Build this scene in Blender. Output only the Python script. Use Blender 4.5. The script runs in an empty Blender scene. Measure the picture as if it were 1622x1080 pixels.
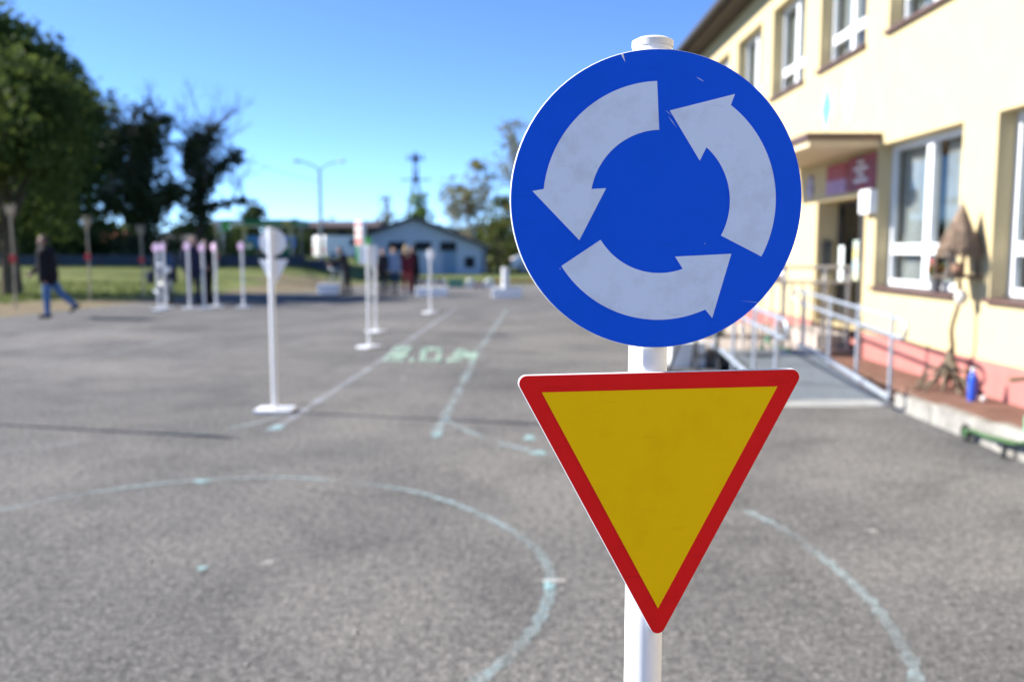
import bpy, bmesh, math, random
import numpy as np
from mathutils import Vector, Matrix
R = math.radians
random.seed(7); RNG = np.random.default_rng(11)
scene = bpy.context.scene
COL = scene.collection

# ------------------------------------------------------------------ camera, sky, sun, exposure
F, HC, TH = 1400.0, 1.5, math.atan(145/1400)          # focal length in photo pixels, camera height, pitch down
cam_d = bpy.data.cameras.new('camera'); cam = bpy.data.objects.new('camera', cam_d); COL.objects.link(cam)
cam.location = (0, 0, HC); cam.rotation_euler = (math.pi/2 - TH, 0, 0)
cam_d.sensor_width = 36.0; cam_d.lens = 36.0*F/1622
cam_d.clip_start = 0.05; cam_d.clip_end = 2000
cam_d.dof.use_dof = True; cam_d.dof.focus_distance = 0.74; cam_d.dof.aperture_fstop = 5.1
scene.camera = cam
SUN_AZ = math.atan2(-0.97, 0.24); SUN_EL = R(31.5)       # clockwise from +Y
world = bpy.data.worlds.new('World'); scene.world = world; world.use_nodes = True
wn = world.node_tree; bg = wn.nodes['Background']
sky = wn.nodes.new('ShaderNodeTexSky'); sky.sky_type = 'NISHITA'; sky.sun_disc = False
sky.sun_elevation = SUN_EL; sky.sun_rotation = SUN_AZ % (2*math.pi)
sky.air_density = 0.5; sky.dust_density = 0.0; sky.ozone_density = 7.0; sky.altitude = 300
wn.links.new(sky.outputs[0], bg.inputs[0]); bg.inputs[1].default_value = 0.094
sun_d = bpy.data.lights.new('sun', 'SUN'); sun_d.energy = 3.6; sun_d.angle = R(0.53); sun_d.color = (1, 0.95, 0.87)
sun = bpy.data.objects.new('sun', sun_d); COL.objects.link(sun)
to_sun = Vector((math.sin(SUN_AZ)*math.cos(SUN_EL), math.cos(SUN_AZ)*math.cos(SUN_EL), math.sin(SUN_EL)))
sun.rotation_euler = to_sun.to_track_quat('Z', 'Y').to_euler(); sun.location = to_sun*60
scene.view_settings.view_transform = 'Standard'; scene.view_settings.look = 'None'
scene.view_settings.exposure = 1.75; scene.view_settings.gamma = 1
scene.render.engine = 'CYCLES'

# ------------------------------------------------------------------ pixel rays of the photograph
def ray(x, y):
    u = (x-811)/F; v = (540-y)/F; c, s = math.cos(TH), math.sin(TH)
    return Vector((u, c+v*s, -s+v*c))
def onZ(x, y, z=0.0):
    d = ray(x, y); t = (z-HC)/d.z; return Vector((d.x*t, d.y*t, z))
def onX(x, y, X):
    d = ray(x, y); t = X/d.x; return Vector((X, d.y*t, HC+d.z*t))
def onY(x, y, Y):
    d = ray(x, y); t = Y/d.y; return Vector((d.x*t, Y, HC+d.z*t))

# ------------------------------------------------------------------ materials
MATS = {}
def mat(name, col, rough=0.6, var=0.0, scale=8.0, metal=0.0, bump=0.0, bscale=60.0, col2=None, spec=0.5):
    if name in MATS: return MATS[name]
    m = bpy.data.materials.new(name); m.use_nodes = True; nt = m.node_tree; b = nt.nodes['Principled BSDF']
    b.inputs['Roughness'].default_value = rough; b.inputs['Metallic'].default_value = metal
    b.inputs['Specular IOR Level'].default_value = spec
    b.inputs['Base Color'].default_value = (*col, 1)
    if var or col2:
        tc = nt.nodes.new('ShaderNodeTexCoord'); n = nt.nodes.new('ShaderNodeTexNoise')
        n.inputs['Scale'].default_value = scale; n.inputs['Detail'].default_value = 6
        nt.links.new(tc.outputs['Object'], n.inputs['Vector'])
        r = nt.nodes.new('ShaderNodeValToRGB'); r.color_ramp.elements[0].position = 0.32; r.color_ramp.elements[1].position = 0.68
        c2 = col2 or tuple(min(1, c*(1+var)) for c in col); c1 = col if col2 else tuple(c*(1-var) for c in col)
        r.color_ramp.elements[0].color = (*c1, 1); r.color_ramp.elements[1].color = (*c2, 1)
        nt.links.new(n.outputs['Fac'], r.inputs['Fac']); nt.links.new(r.outputs['Color'], b.inputs['Base Color'])
    if bump:
        tc = nt.nodes.new('ShaderNodeTexCoord'); n = nt.nodes.new('ShaderNodeTexNoise'); n.inputs['Scale'].default_value = bscale
        n.inputs['Detail'].default_value = 5
        bp = nt.nodes.new('ShaderNodeBump'); bp.inputs['Strength'].default_value = bump; bp.inputs['Distance'].default_value = 0.01
        nt.links.new(tc.outputs['Object'], n.inputs['Vector']); nt.links.new(n.outputs['Fac'], bp.inputs['Height'])
        nt.links.new(bp.outputs['Normal'], b.inputs['Normal'])
    MATS[name] = m; return m

def leaf_mat(name, c1, c2, trans=0.35):
    m = bpy.data.materials.new(name); m.use_nodes = True; nt = m.node_tree
    b = nt.nodes['Principled BSDF']; b.inputs['Roughness'].default_value = 0.75; b.inputs['Specular IOR Level'].default_value = 0.12
    g = nt.nodes.new('ShaderNodeNewGeometry'); n = nt.nodes.new('ShaderNodeTexNoise'); n.inputs['Scale'].default_value = 1.3; n.inputs['Detail'].default_value = 4
    nt.links.new(g.outputs['Position'], n.inputs['Vector'])
    r = nt.nodes.new('ShaderNodeValToRGB'); r.color_ramp.elements[0].position = 0.3; r.color_ramp.elements[1].position = 0.7
    r.color_ramp.elements[0].color = (*c1, 1); r.color_ramp.elements[1].color = (*c2, 1)
    nt.links.new(n.outputs['Fac'], r.inputs['Fac']); nt.links.new(r.outputs['Color'], b.inputs['Base Color'])
    t = nt.nodes.new('ShaderNodeBsdfTranslucent'); nt.links.new(r.outputs['Color'], t.inputs['Color'])
    mx = nt.nodes.new('ShaderNodeMixShader'); mx.inputs[0].default_value = trans
    nt.links.new(b.outputs[0], mx.inputs[1]); nt.links.new(t.outputs[0], mx.inputs[2])
    nt.links.new(mx.outputs[0], nt.nodes['Material Output'].inputs['Surface'])
    MATS[name] = m; return m

def glass_mat(name, tint, gloss=0.35):
    m = bpy.data.materials.new(name); m.use_nodes = True; nt = m.node_tree; nt.nodes.remove(nt.nodes['Principled BSDF'])
    t = nt.nodes.new('ShaderNodeBsdfTransparent'); t.inputs[0].default_value = (*tint, 1)
    g = nt.nodes.new('ShaderNodeBsdfGlossy'); g.inputs['Roughness'].default_value = 0.03
    lw = nt.nodes.new('ShaderNodeLayerWeight'); lw.inputs[0].default_value = .5
    pw = nt.nodes.new('ShaderNodeMath'); pw.operation = 'POWER'; pw.inputs[1].default_value = 4.0; nt.links.new(lw.outputs['Facing'], pw.inputs[0])
    ad = nt.nodes.new('ShaderNodeMath'); ad.operation = 'MULTIPLY_ADD'; ad.inputs[1].default_value = .5; ad.inputs[2].default_value = gloss; ad.use_clamp = True
    nt.links.new(pw.outputs[0], ad.inputs[0])
    mx = nt.nodes.new('ShaderNodeMixShader'); nt.links.new(ad.outputs[0], mx.inputs[0])
    nt.links.new(t.outputs[0], mx.inputs[1]); nt.links.new(g.outputs[0], mx.inputs[2])
    nt.links.new(mx.outputs[0], nt.nodes['Material Output'].inputs['Surface']); MATS[name] = m; return m

def chalk_mat(name, col, cover=0.5, scale=30):
    m = bpy.data.materials.new(name); m.use_nodes = True; nt = m.node_tree; b = nt.nodes['Principled BSDF']
    b.inputs['Base Color'].default_value = (*col, 1); b.inputs['Roughness'].default_value = 0.95; b.inputs['Specular IOR Level'].default_value = 0.1
    g = nt.nodes.new('ShaderNodeNewGeometry')
    def noise(s, lo, hi):
        n = nt.nodes.new('ShaderNodeTexNoise'); n.inputs['Scale'].default_value = s; n.inputs['Detail'].default_value = 5
        nt.links.new(g.outputs['Position'], n.inputs['Vector'])
        mr = nt.nodes.new('ShaderNodeMapRange'); mr.inputs[1].default_value = lo; mr.inputs[2].default_value = hi
        nt.links.new(n.outputs['Fac'], mr.inputs[0]); return mr.outputs[0]
    a = noise(scale, 0.46-cover*0.42, 1.22-cover*0.42); c = noise(2.6, 0.30, 0.66)
    mu = nt.nodes.new('ShaderNodeMath'); mu.operation = 'MULTIPLY'; nt.links.new(a, mu.inputs[0]); nt.links.new(c, mu.inputs[1])
    m2 = nt.nodes.new('ShaderNodeMath'); m2.operation = 'MULTIPLY'; m2.inputs[1].default_value = .95 if cover > .75 else .82; nt.links.new(mu.outputs[0], m2.inputs[0]); mu = m2
    t = nt.nodes.new('ShaderNodeBsdfTransparent'); mx = nt.nodes.new('ShaderNodeMixShader')
    nt.links.new(mu.outputs[0], mx.inputs[0]); nt.links.new(t.outputs[0], mx.inputs[1]); nt.links.new(b.outputs[0], mx.inputs[2])
    nt.links.new(mx.outputs[0], nt.nodes['Material Output'].inputs['Surface']); MATS[name] = m; return m

def asphalt_mat():
    m = bpy.data.materials.new('asphalt'); m.use_nodes = True; nt = m.node_tree; b = nt.nodes['Principled BSDF']
    b.inputs['Roughness'].default_value = 1.0; b.inputs['Specular IOR Level'].default_value = 0.05
    g = nt.nodes.new('ShaderNodeNewGeometry')
    def noise(s, d=6, w=0.0, rough=0.5):
        n = nt.nodes.new('ShaderNodeTexNoise'); n.inputs['Scale'].default_value = s; n.inputs['Detail'].default_value = d
        n.inputs['Distortion'].default_value = w; n.inputs['Roughness'].default_value = rough
        nt.links.new(g.outputs['Position'], n.inputs['Vector']); return n
    def ramp(src, stops):
        r = nt.nodes.new('ShaderNodeValToRGB'); e = r.color_ramp.elements
        e[0].position, e[0].color = stops[0][0], (*stops[0][1], 1); e[1].position, e[1].color = stops[-1][0], (*stops[-1][1], 1)
        for p, c in stops[1:-1]: q = e.new(p); q.color = (*c, 1)
        nt.links.new(src, r.inputs['Fac']); return r.outputs['Color']
    def mix(kind, fac, a, c):
        x = nt.nodes.new('ShaderNodeMix'); x.data_type = 'RGBA'; x.blend_type = kind
        if isinstance(fac, float): x.inputs[0].default_value = fac
        else: nt.links.new(fac, x.inputs[0])
        nt.links.new(a, x.inputs[6])
        if isinstance(c, tuple): x.inputs[7].default_value = (*c, 1)
        else: nt.links.new(c, x.inputs[7])
        return x.outputs[2]
    base = ramp(noise(0.55, 5, 0.6).outputs['Fac'], [(0.28, (.112, .111, .111)), (0.5, (.140, .138, .136)), (0.74, (.175, .170, .164))])
    dust = ramp(noise(0.23, 6, 0.4).outputs['Fac'], [(0.52, (0, 0, 0)), (0.75, (1, 1, 1))])
    c = mix('MIX', dust, base, (.215, .206, .193))
    stain = ramp(noise(1.5, 8, 1.2, .6).outputs['Fac'], [(0.30, (.78, .78, .79)), (0.48, (1, 1, 1)), (.7, (1.08, 1.07, 1.06))])
    c = mix('MULTIPLY', 1.0, c, stain)
    sp = ramp(noise(58, 4, 0, 0.72).outputs['Fac'], [(0.30, (.25, .25, .26)), (0.47, (.88, .88, .88)), (0.58, (1.25, 1.24, 1.22)), (0.66, (2.3, 2.25, 2.15)), (0.75, (3.4, 3.3, 3.1))])
    c = mix('MULTIPLY', 1.0, c, sp)
    sp2 = ramp(noise(22, 4, 0, 0.6).outputs['Fac'], [(0.30, (.62, .62, .63)), (0.5, (1, 1, 1)), (0.7, (1.38, 1.36, 1.33))])
    c = mix('MULTIPLY', 1.0, c, sp2)
    # cracks: thin cell borders, kept only in places
    v = nt.nodes.new('ShaderNodeTexVoronoi'); v.feature = 'DISTANCE_TO_EDGE'; v.inputs['Scale'].default_value = 0.28
    wv = nt.nodes.new('ShaderNodeVectorMath'); wv.operation = 'MULTIPLY_ADD'
    nz = noise(1.6, 6); nt.links.new(nz.outputs['Color'], wv.inputs[0]); wv.inputs[1].default_value = (0.9, 0.9, 0); nt.links.new(g.outputs['Position'], wv.inputs[2])
    nt.links.new(wv.outputs[0], v.inputs['Vector'])
    cr = ramp(v.outputs['Distance'], [(0.0, (1, 1, 1)), (0.006, (0, 0, 0))])
    keep = ramp(noise(0.4, 3).outputs['Fac'], [(0.52, (0, 0, 0)), (0.68, (.75, .75, .75))])
    ck = mix('MULTIPLY', 1.0, cr, keep)
    c = mix('MIX', ck, c, (.085, .083, .082))
    nt.links.new(c, b.inputs['Base Color'])
    bp = nt.nodes.new('ShaderNodeBump'); bp.inputs['Strength'].default_value = 0.7; bp.inputs['Distance'].default_value = 0.006
    nt.links.new(noise(70, 4, 0, 0.7).outputs['Fac'], bp.inputs['Height']); nt.links.new(bp.outputs['Normal'], b.inputs['Normal'])
    return m

def ground_mat():
    m = bpy.data.materials.new('grass_and_dirt'); m.use_nodes = True; nt = m.node_tree; b = nt.nodes['Principled BSDF']
    b.inputs['Roughness'].default_value = 0.95; b.inputs['Specular IOR Level'].default_value = 0.1
    g = nt.nodes.new('ShaderNodeNewGeometry'); at = nt.nodes.new('ShaderNodeAttribute'); at.attribute_name = 'dirt'
    def noise(s):
        n = nt.nodes.new('ShaderNodeTexNoise'); n.inputs['Scale'].default_value = s; n.inputs['Detail'].default_value = 6
        nt.links.new(g.outputs['Position'], n.inputs['Vector']); return n.outputs['Fac']
    r = nt.nodes.new('ShaderNodeValToRGB'); r.color_ramp.elements[0].position = .35; r.color_ramp.elements[1].position = .65
    r.color_ramp.elements[0].color = (.085, .105, .032, 1); r.color_ramp.elements[1].color = (.155, .18, .06, 1); nt.links.new(noise(.9), r.inputs[0])
    d = nt.nodes.new('ShaderNodeValToRGB'); d.color_ramp.elements[0].color = (.13, .10, .06, 1); d.color_ramp.elements[1].color = (.24, .20, .13, 1); nt.links.new(noise(2.), d.inputs[0])
    ma = nt.nodes.new('ShaderNodeMath'); ma.operation = 'MULTIPLY_ADD'; nt.links.new(noise(1.3), ma.inputs[0]); ma.inputs[1].default_value = 1.4; nt.links.new(at.outputs['Fac'], ma.inputs[2])
    mr = nt.nodes.new('ShaderNodeMapRange'); mr.inputs[1].default_value = 1.05; mr.inputs[2].default_value = 1.35; nt.links.new(ma.outputs[0], mr.inputs[0])
    x = nt.nodes.new('ShaderNodeMix'); x.data_type = 'RGBA'; nt.links.new(mr.outputs[0], x.inputs[0]); nt.links.new(r.outputs[0], x.inputs[6]); nt.links.new(d.outputs[0], x.inputs[7])
    nt.links.new(x.outputs[2], b.inputs['Base Color'])
    bp = nt.nodes.new('ShaderNodeBump'); bp.inputs['Strength'].default_value = .8; bp.inputs['Distance'].default_value = .05
    nt.links.new(noise(14.), bp.inputs['Height']); nt.links.new(bp.outputs[0], b.inputs['Normal'])
    return m

white_paint = mat('white_paint', (.80, .80, .80), .35, var=.04, scale=14)
white_board = mat('white_board', (.78, .79, .80), .5, var=.05, scale=10)
grey_back = mat('sign_back_grey', (.82, .83, .86), .45, var=.06, scale=8)
tin = mat('galvanised_steel', (.42, .47, .53), .42, var=.12, scale=20, metal=.55)
dark_metal = mat('dark_metal', (.03, .032, .036), .45, var=.2)
black_plastic = mat('black_plastic', (.015, .015, .017), .5, var=.2)
cream = mat('cream_render', (.55, .45, .26), .92, var=.035, scale=3, bump=.25, bscale=90, spec=.15)
pink = mat('pink_plinth', (.42, .17, .15), .9, var=.06, scale=4, bump=.25, bscale=80, spec=.15)
brown = mat('brown_metal', (.10, .055, .045), .5, var=.15)
concrete = mat('concrete', (.27, .26, .235), .9, var=.25, scale=6, bump=.5, bscale=40, spec=.15)
pvc = mat('window_pvc', (.80, .81, .82), .35, var=.02)
glass = glass_mat('window_glass', (.86, .88, .88), .04)
darkroom = mat('interior_wall', (.42, .40, .34), .9, var=.1)
curtain = mat('curtain', (.40, .41, .39), .9, var=.1, scale=5)
bark = mat('bark', (.11, .085, .06), .95, var=.3, scale=7, bump=.8, bscale=25, spec=.1)
pale_bark = mat('pale_bark', (.42, .36, .27), .95, var=.2, scale=9, bump=.5, bscale=30, spec=.1)
twig_m = mat('twig', (.10, .085, .075), .95, var=.2, spec=.1)
red_paint = mat('red_paint', (.55, .035, .03), .5, var=.1)
green_plastic = mat('green_plastic', (.03, .22, .07), .5, var=.1)

# ------------------------------------------------------------------ mesh helpers
class MB:
    def __init__(s): s.v = []; s.f = []; s.m = []
    def add(s, vs, fs, mi=0):
        o = len(s.v); s.v += [tuple(p) for p in vs]; s.f += [tuple(i+o for i in f) for f in fs]; s.m += [mi]*len(fs); return s
    def box(s, c, d, rot=None, mi=0, bev=0.0):
        x, y, z = d[0]/2, d[1]/2, d[2]/2; M_ = rot or Matrix.Identity(3); c = Vector(c)
        if bev:
            b_ = min(bev, .45*min(d)); ps = []
            bm = bmesh.new(); bmesh.ops.create_cube(bm, size=1); bmesh.ops.scale(bm, vec=Vector(d), verts=bm.verts)
            bmesh.ops.bevel(bm, geom=bm.edges[:], offset=b_, segments=2, affect='EDGES', profile=.6)
            bm.verts.index_update(); vs = [c+M_@v.co for v in bm.verts]; fs = [[v.index for v in f.verts] for f in bm.faces]; bm.free()
            return s.add(vs, fs, mi)
        vs = [c+M_@Vector(p) for p in ((-x,-y,-z),(x,-y,-z),(x,y,-z),(-x,y,-z),(-x,-y,z),(x,-y,z),(x,y,z),(-x,y,z))]
        return s.add(vs, [(0,3,2,1),(4,5,6,7),(0,1,5,4),(1,2,6,5),(2,3,7,6),(3,0,4,7)], mi)
    def b2(s, lo, hi, mi=0, bev=0.0):
        return s.box([(a+b)/2 for a, b in zip(lo, hi)], [abs(b-a) for a, b in zip(lo, hi)], None, mi, bev)
    def tube(s, pts, rad, n=10, mi=0, caps=True, closed=False):
        pts = [Vector(p) for p in pts]; k = len(pts)
        if not hasattr(rad, '__len__'): rad = [rad]*k
        vs = []; up = None
        for i, p in enumerate(pts):
            if closed: t = pts[(i+1) % k]-pts[i-1]
            else: t = pts[min(i+1, k-1)]-pts[max(i-1, 0)]
            t = t.normalized() if t.length > 1e-9 else Vector((0, 0, 1))
            if up is None: up = Vector((0, 0, 1)) if abs(t.z) < .9 else Vector((1, 0, 0))
            a = t.cross(up); a = a.normalized() if a.length > 1e-6 else t.orthogonal().normalized(); bb = a.cross(t); up = bb
            for j in range(n):
                q = 2*math.pi*j/n; vs.append(p+(a*math.cos(q)+bb*math.sin(q))*rad[i])
        fs = []
        for i in range(k if closed else k-1):
            i2 = (i+1) % k
            for j in range(n): fs.append((i*n+j, i*n+(j+1) % n, i2*n+(j+1) % n, i2*n+j))
        if caps and not closed: fs += [tuple(range(n))[::-1], tuple((k-1)*n+j for j in range(n))]
        return s.add(vs, fs, mi)
    def ball(s, c, r, n=10, m=7, mi=0):
        r = (r, r, r) if not hasattr(r, '__len__') else r; c = Vector(c); vs = []; fs = []
        for i in range(m+1):
            th = math.pi*i/m
            for j in range(n):
                ph = 2*math.pi*j/n; vs.append(c+Vector((r[0]*math.sin(th)*math.cos(ph), r[1]*math.sin(th)*math.sin(ph), r[2]*math.cos(th))))
        for i in range(m):
            for j in range(n): fs.append((i*n+j, (i+1)*n+j, (i+1)*n+(j+1) % n, i*n+(j+1) % n))
        return s.add(vs, fs, mi)
    def prism(s, poly, a, b, frame, mi=0):
        """poly: 2d points, frame: (origin, u, v, w) vectors; extruded from a to b along w"""
        o, u, v, w = [Vector(q) for q in frame]; n = len(poly)
        vs = [o+u*p[0]+v*p[1]+w*a for p in poly]+[o+u*p[0]+v*p[1]+w*b for p in poly]
        fs = [tuple(range(n))[::-1], tuple(range(n, 2*n))]+[(i, (i+1) % n, n+(i+1) % n, n+i) for i in range(n)]
        return s.add(vs, fs, mi)
    def loft(s, polys, frame, mi=0):
        """polys: list of (outline, height along w); closed at both ends"""
        o, u, v, w = [Vector(q) for q in frame]; n = len(polys[0][0]); vs = []
        for poly, h in polys: vs += [o+u*p[0]+v*p[1]+w*h for p in poly]
        fs = [tuple(range(n))[::-1], tuple(range((len(polys)-1)*n, len(polys)*n))]
        for k in range(len(polys)-1): fs += [(k*n+i, k*n+(i+1) % n, (k+1)*n+(i+1) % n, (k+1)*n+i) for i in range(n)]
        return s.add(vs, fs, mi)
    def build(s, name, m, parent=None, smooth=False, loc=None):
        me = bpy.data.meshes.new(name); me.from_pydata(s.v, [], s.f)
        ms = m if isinstance(m, (list, tuple)) else [m]
        for q in ms: me.materials.append(q)
        if len(ms) > 1: me.polygons.foreach_set('material_index', s.m)
        bm = bmesh.new(); bm.from_mesh(me); bmesh.ops.recalc_face_normals(bm, faces=bm.faces); bm.to_mesh(me); bm.free()
        if smooth:
            me.polygons.foreach_set('use_smooth', [True]*len(me.polygons)); me.set_sharp_from_angle(angle=R(40))
        me.update(); o = bpy.data.objects.new(name, me); COL.objects.link(o); o.parent = parent
        if loc: o.location = loc
        return o
def tag(o, label, cat, group=None):
    o['label'] = label; o['category'] = cat
    if group: o['group'] = group
    return o
def thing(name, label, cat, loc=(0, 0, 0), rz=0, group=None):
    o = bpy.data.objects.new(name, None); COL.objects.link(o); o.location = loc; o.rotation_euler = (0, 0, rz)
    o.empty_display_size = .1
    return tag(o, label, cat, group)
def struct(o): o['kind'] = 'structure'; return o
def rot2(a): return Matrix.Rotation(a, 3, 'Z')
def spline(pts, step=6, closed=False):
    P = [Vector(p) for p in pts]; out = []; n = len(P)
    for i in range(n if closed else n-1):
        g = lambda k: P[k % n] if closed else P[max(0, min(n-1, k))]
        a, b, c, d = g(i-1), g(i), g(i+1), g(i+2)
        for j in range(step):
            t = j/step; out.append(.5*((2*b)+(c-a)*t+(2*a-5*b+4*c-d)*t*t+(3*b-a-3*c+d)*t**3))
    if not closed: out.append(P[-1])
    return out

# ------------------------------------------------------------------ terrain
def sm(t): t = max(0, min(1, t)); return t*t*(3-2*t)
def height(x, y): return .65*sm((y-30)/12)*sm((-x-6.5)/4)
EDGE = [(-11.6, -45), (-11.4, 19.2), (-10.9, 22.6), (-10.0, 29), (-9.0, 35.0), (-6.0, 37.5), (-2, 38.2), (3.2, 38.0), (14, 38), (14, -45)]
def edge_x(y):
    for (a, b), (c, d) in zip(EDGE, EDGE[1:5]):
        if b <= y <= d: return a+(c-a)*(y-b)/(d-b)
    return None
def terrain():
    xs = list(np.arange(-44, 44.1, 1.0)); xs = [-900, -400, -200, -120, -70]+xs+[70, 120, 200, 400, 900]
    ys = [-200, -60, -20]+list(np.arange(-12, 70.1, 1.0))+[80, 100, 130, 180, 300, 600, 1200]
    vs = [(x, y, height(x, y)-.004) for y in ys for x in xs]; n = len(xs)
    fs = [(j*n+i, j*n+i+1, (j+1)*n+i+1, (j+1)*n+i) for j in range(len(ys)-1) for i in range(n-1)]
    me = bpy.data.meshes.new('ground'); me.from_pydata(vs, [], fs); me.materials.append(ground_mat())
    at = me.attributes.new('dirt', 'FLOAT', 'POINT')
    val = []
    for x, y, z in vs:
        d = 0.
        if 10 < y < 40 and -20 < x < 6:
            ex = edge_x(y)
            gap = (ex-x) if ex is not None else (max(0, y-37.5)*.8+max(0, -9.5-x))
            d = .75*(1-sm(gap/(3.0 if y < 24 else 1.7))) if ex is not None else .75*(1-sm(gap/2.5))
            if y > 20 and ex is not None: d = max(d, .75*(1-sm((y-(24.5+(x+11)*.3))/5.5))) if x < -9.8 else d
        val.append(d)
    at.data.foreach_set('value', val); me.polygons.foreach_set('use_smooth', [True]*len(fs))
    return struct_obj('ground', me)
def struct_obj(name, me):
    o = bpy.data.objects.new(name, me); COL.objects.link(o); return struct(o)
terrain()
mb = MB(); mb.add([(x, y, 0.0) for x, y in EDGE], [tuple(range(len(EDGE)))])
struct(mb.build('asphalt_yard', asphalt_mat()))

# grass blades along the near lawn: nobody could count them
def grass():
    N = 26000; x = RNG.uniform(-30, -6, N); y = RNG.uniform(21, 43, N)
    keep = np.array([y_ > 26.5+(x_+11)*.3*-1 or (edge_x(y_) is not None and x_ < edge_x(y_)-3.4) for x_, y_ in zip(x, y)])
    keep &= np.array([(edge_x(y_) is None and y_ > 41) or (edge_x(y_) is not None and x_ < edge_x(y_)-2.2) for x_, y_ in zip(x, y)])
    x, y = x[keep], y[keep]; n = len(x); z = np.array([height(a, b)-.02 for a, b in zip(x, y)])
    a = RNG.uniform(0, 6.28, n); w = RNG.uniform(.015, .04, n); h = RNG.uniform(.06, .17, n)
    dx, dy = np.cos(a)*w, np.sin(a)*w; tx, ty = RNG.normal(0, .04, n), RNG.normal(0, .04, n)
    v = np.empty((n, 3, 3)); v[:, 0] = np.c_[x-dx, y-dy, z]; v[:, 1] = np.c_[x+dx, y+dy, z]; v[:, 2] = np.c_[x+tx, y+ty, z+h]
    me = bpy.data.meshes.new('grass'); me.from_pydata(v.reshape(-1, 3).tolist(), [], np.arange(n*3).reshape(-1, 3).tolist())
    me.materials.append(leaf_mat('grass_blade', (.09, .12, .03), (.165, .20, .06), .3))
    o = bpy.data.objects.new('grass', me); COL.objects.link(o); o['kind'] = 'stuff'
    o['label'] = 'short green grass growing on the lawn beside the yard'; o['category'] = 'grass'
grass()

# ------------------------------------------------------------------ chalk and paint on the asphalt
ch_blue = chalk_mat('chalk_blue', (.50, .66, .70), .50); ch_cyan = chalk_mat('chalk_cyan', (.42, .74, .78), .95)
ch_lilac = chalk_mat('chalk_lilac', (.58, .62, .72), .62); ch_faint = chalk_mat('chalk_faint', (.50, .56, .60), .32)
ch_green = chalk_mat('chalk_green', (.46, .66, .54), 1.25); ch_white = chalk_mat('chalk_white', (.74, .72, .68), .8)
def strip(pts, w, m, z=.006, step=8):
    P = spline([(p.x, p.y, 0) for p in pts], step); vs = []
    for i, p in enumerate(P):
        t = (P[min(i+1, len(P)-1)]-P[max(i-1, 0)]).normalized(); nrm = Vector((-t.y, t.x, 0))
        ww = w*(1+.25*math.sin(i*1.7)+.15*math.sin(i*4.1))
        vs += [(p+nrm*ww/2+Vector((0, 0, z))), (p-nrm*ww/2+Vector((0, 0, z)))]
    fs = [(2*i, 2*i+1, 2*i+3, 2*i+2) for i in range(len(P)-1)]
    return struct(MB().add(vs, fs).build('chalk_line', m))
Q = lambda *ps: [onZ(x, y) for x, y in ps]
strip(Q((428, 685), (510, 632), (605, 570), (660, 531), (722, 489)), .085, ch_lilac)
strip(Q((688, 692), (722, 628), (757, 560), (782, 521), (803, 490)), .085, ch_blue)
strip(Q((0, 716), (60, 710), (120, 704)), .05, ch_faint)
strip(Q((262, 691), (340, 684), (400, 672), (446, 660)), .06, ch_blue, .007)
strip(Q((360, 690), (425, 684)), .04, ch_faint, .008)
strip(Q((703, 664), (745, 685), (800, 704), (862, 721)), .065, ch_blue, .007)
strip(Q((690, 692), (760, 704), (820, 712)), .04, ch_faint, .008)
ring = [onZ(x, y) for x, y in ((0, 810), (120, 785), (260, 766), (360, 759), (450, 757), (545, 763), (640, 776), (705, 793), (765, 817), (812, 842), (846, 868), (866, 895), (873, 922), (868, 952), (850, 990), (820, 1026), (775, 1066))]
ring += [Vector((-.35, 2.62, 0)), Vector((-.9, 2.25, 0)), Vector((-1.6, 2.1, 0)), Vector((-2.5, 2.4, 0)), Vector((-3.2, 3.1, 0)), Vector((-3.45, 3.9, 0)), Vector((-3.3, 4.6, 0)), ring[0]]
strip(ring, .05, chalk_mat('chalk_ring', (.46, .64, .69), .55), .006, 6)
strip([onZ(x, y) for x, y in ((1183, 810), (1240, 838), (1290, 874), (1340, 915), (1385, 960), (1420, 1008), (1450, 1072))]+[Vector((1.2, 2.5, 0)), Vector((.8, 2.1, 0))], .05, chalk_mat('chalk_arc', (.52, .68, .72), .5))
strip(Q((0, 595), (130, 569), (250, 543), (355, 519), (470, 503)), .10, ch_faint)
strip(Q((0, 553), (110, 537), (230, 515)), .12, ch_faint)
strip(Q((180, 560), (300, 536)), .05, ch_faint, .008)
def dab(x, y, w, h, m, a=0.0):
    c = onZ(x, y); n = 12; ps = []
    for i in range(n):
        q = 2*math.pi*i/n; rr = 1+.25*math.sin(3*q+x)+.12*math.sin(5*q+y)
        p = rot2(a)@Vector((w/2*math.cos(q)*rr, h/2*math.sin(q)*rr, 0)); ps.append((c.x+p.x, c.y+p.y, .010))
    return struct(MB().add(ps, [tuple(range(n))]).build('chalk_mark', m))
for a in ((436, 679, .12, .22, ch_cyan), (691, 690, .09, .20, ch_cyan), (839, 695, .09, .20, ch_cyan), (852, 719, .14, .14, ch_cyan),
          (320, 764, .12, .07, ch_cyan), (320, 902, .05, .06, ch_cyan), (425, 893, .06, .07, ch_white), (878, 922, .13, .045, ch_white),
          (1382, 843, .07, .06, ch_white), (600, 889, .03, .03, ch_white), (640, 601, .05, .1, ch_white), (869, 930, .05, .1, ch_cyan)):
    dab(*a)
crack_m = chalk_mat('crack_dark', (.055, .055, .056), .55, 40)
for c_, w_ in ((((0, 936), (60, 903), (95, 880), (140, 862), (190, 836), (232, 812), (262, 800)), .012), (((205, 612), (262, 601), (300, 599), (322, 588), (362, 578)), .05), (((470, 770), (520, 782), (590, 786), (640, 781)), .05)):
    o_ = strip(Q(*c_), w_, crack_m, .0045); o_.name = 'asphalt_crack'
def paint(poly):
    P = [onZ(x, y) for x, y in poly]
    return struct(MB().add([(p.x, p.y, .011) for p in P], [tuple(range(len(P)))]).build('green_lettering', ch_green))
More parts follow.
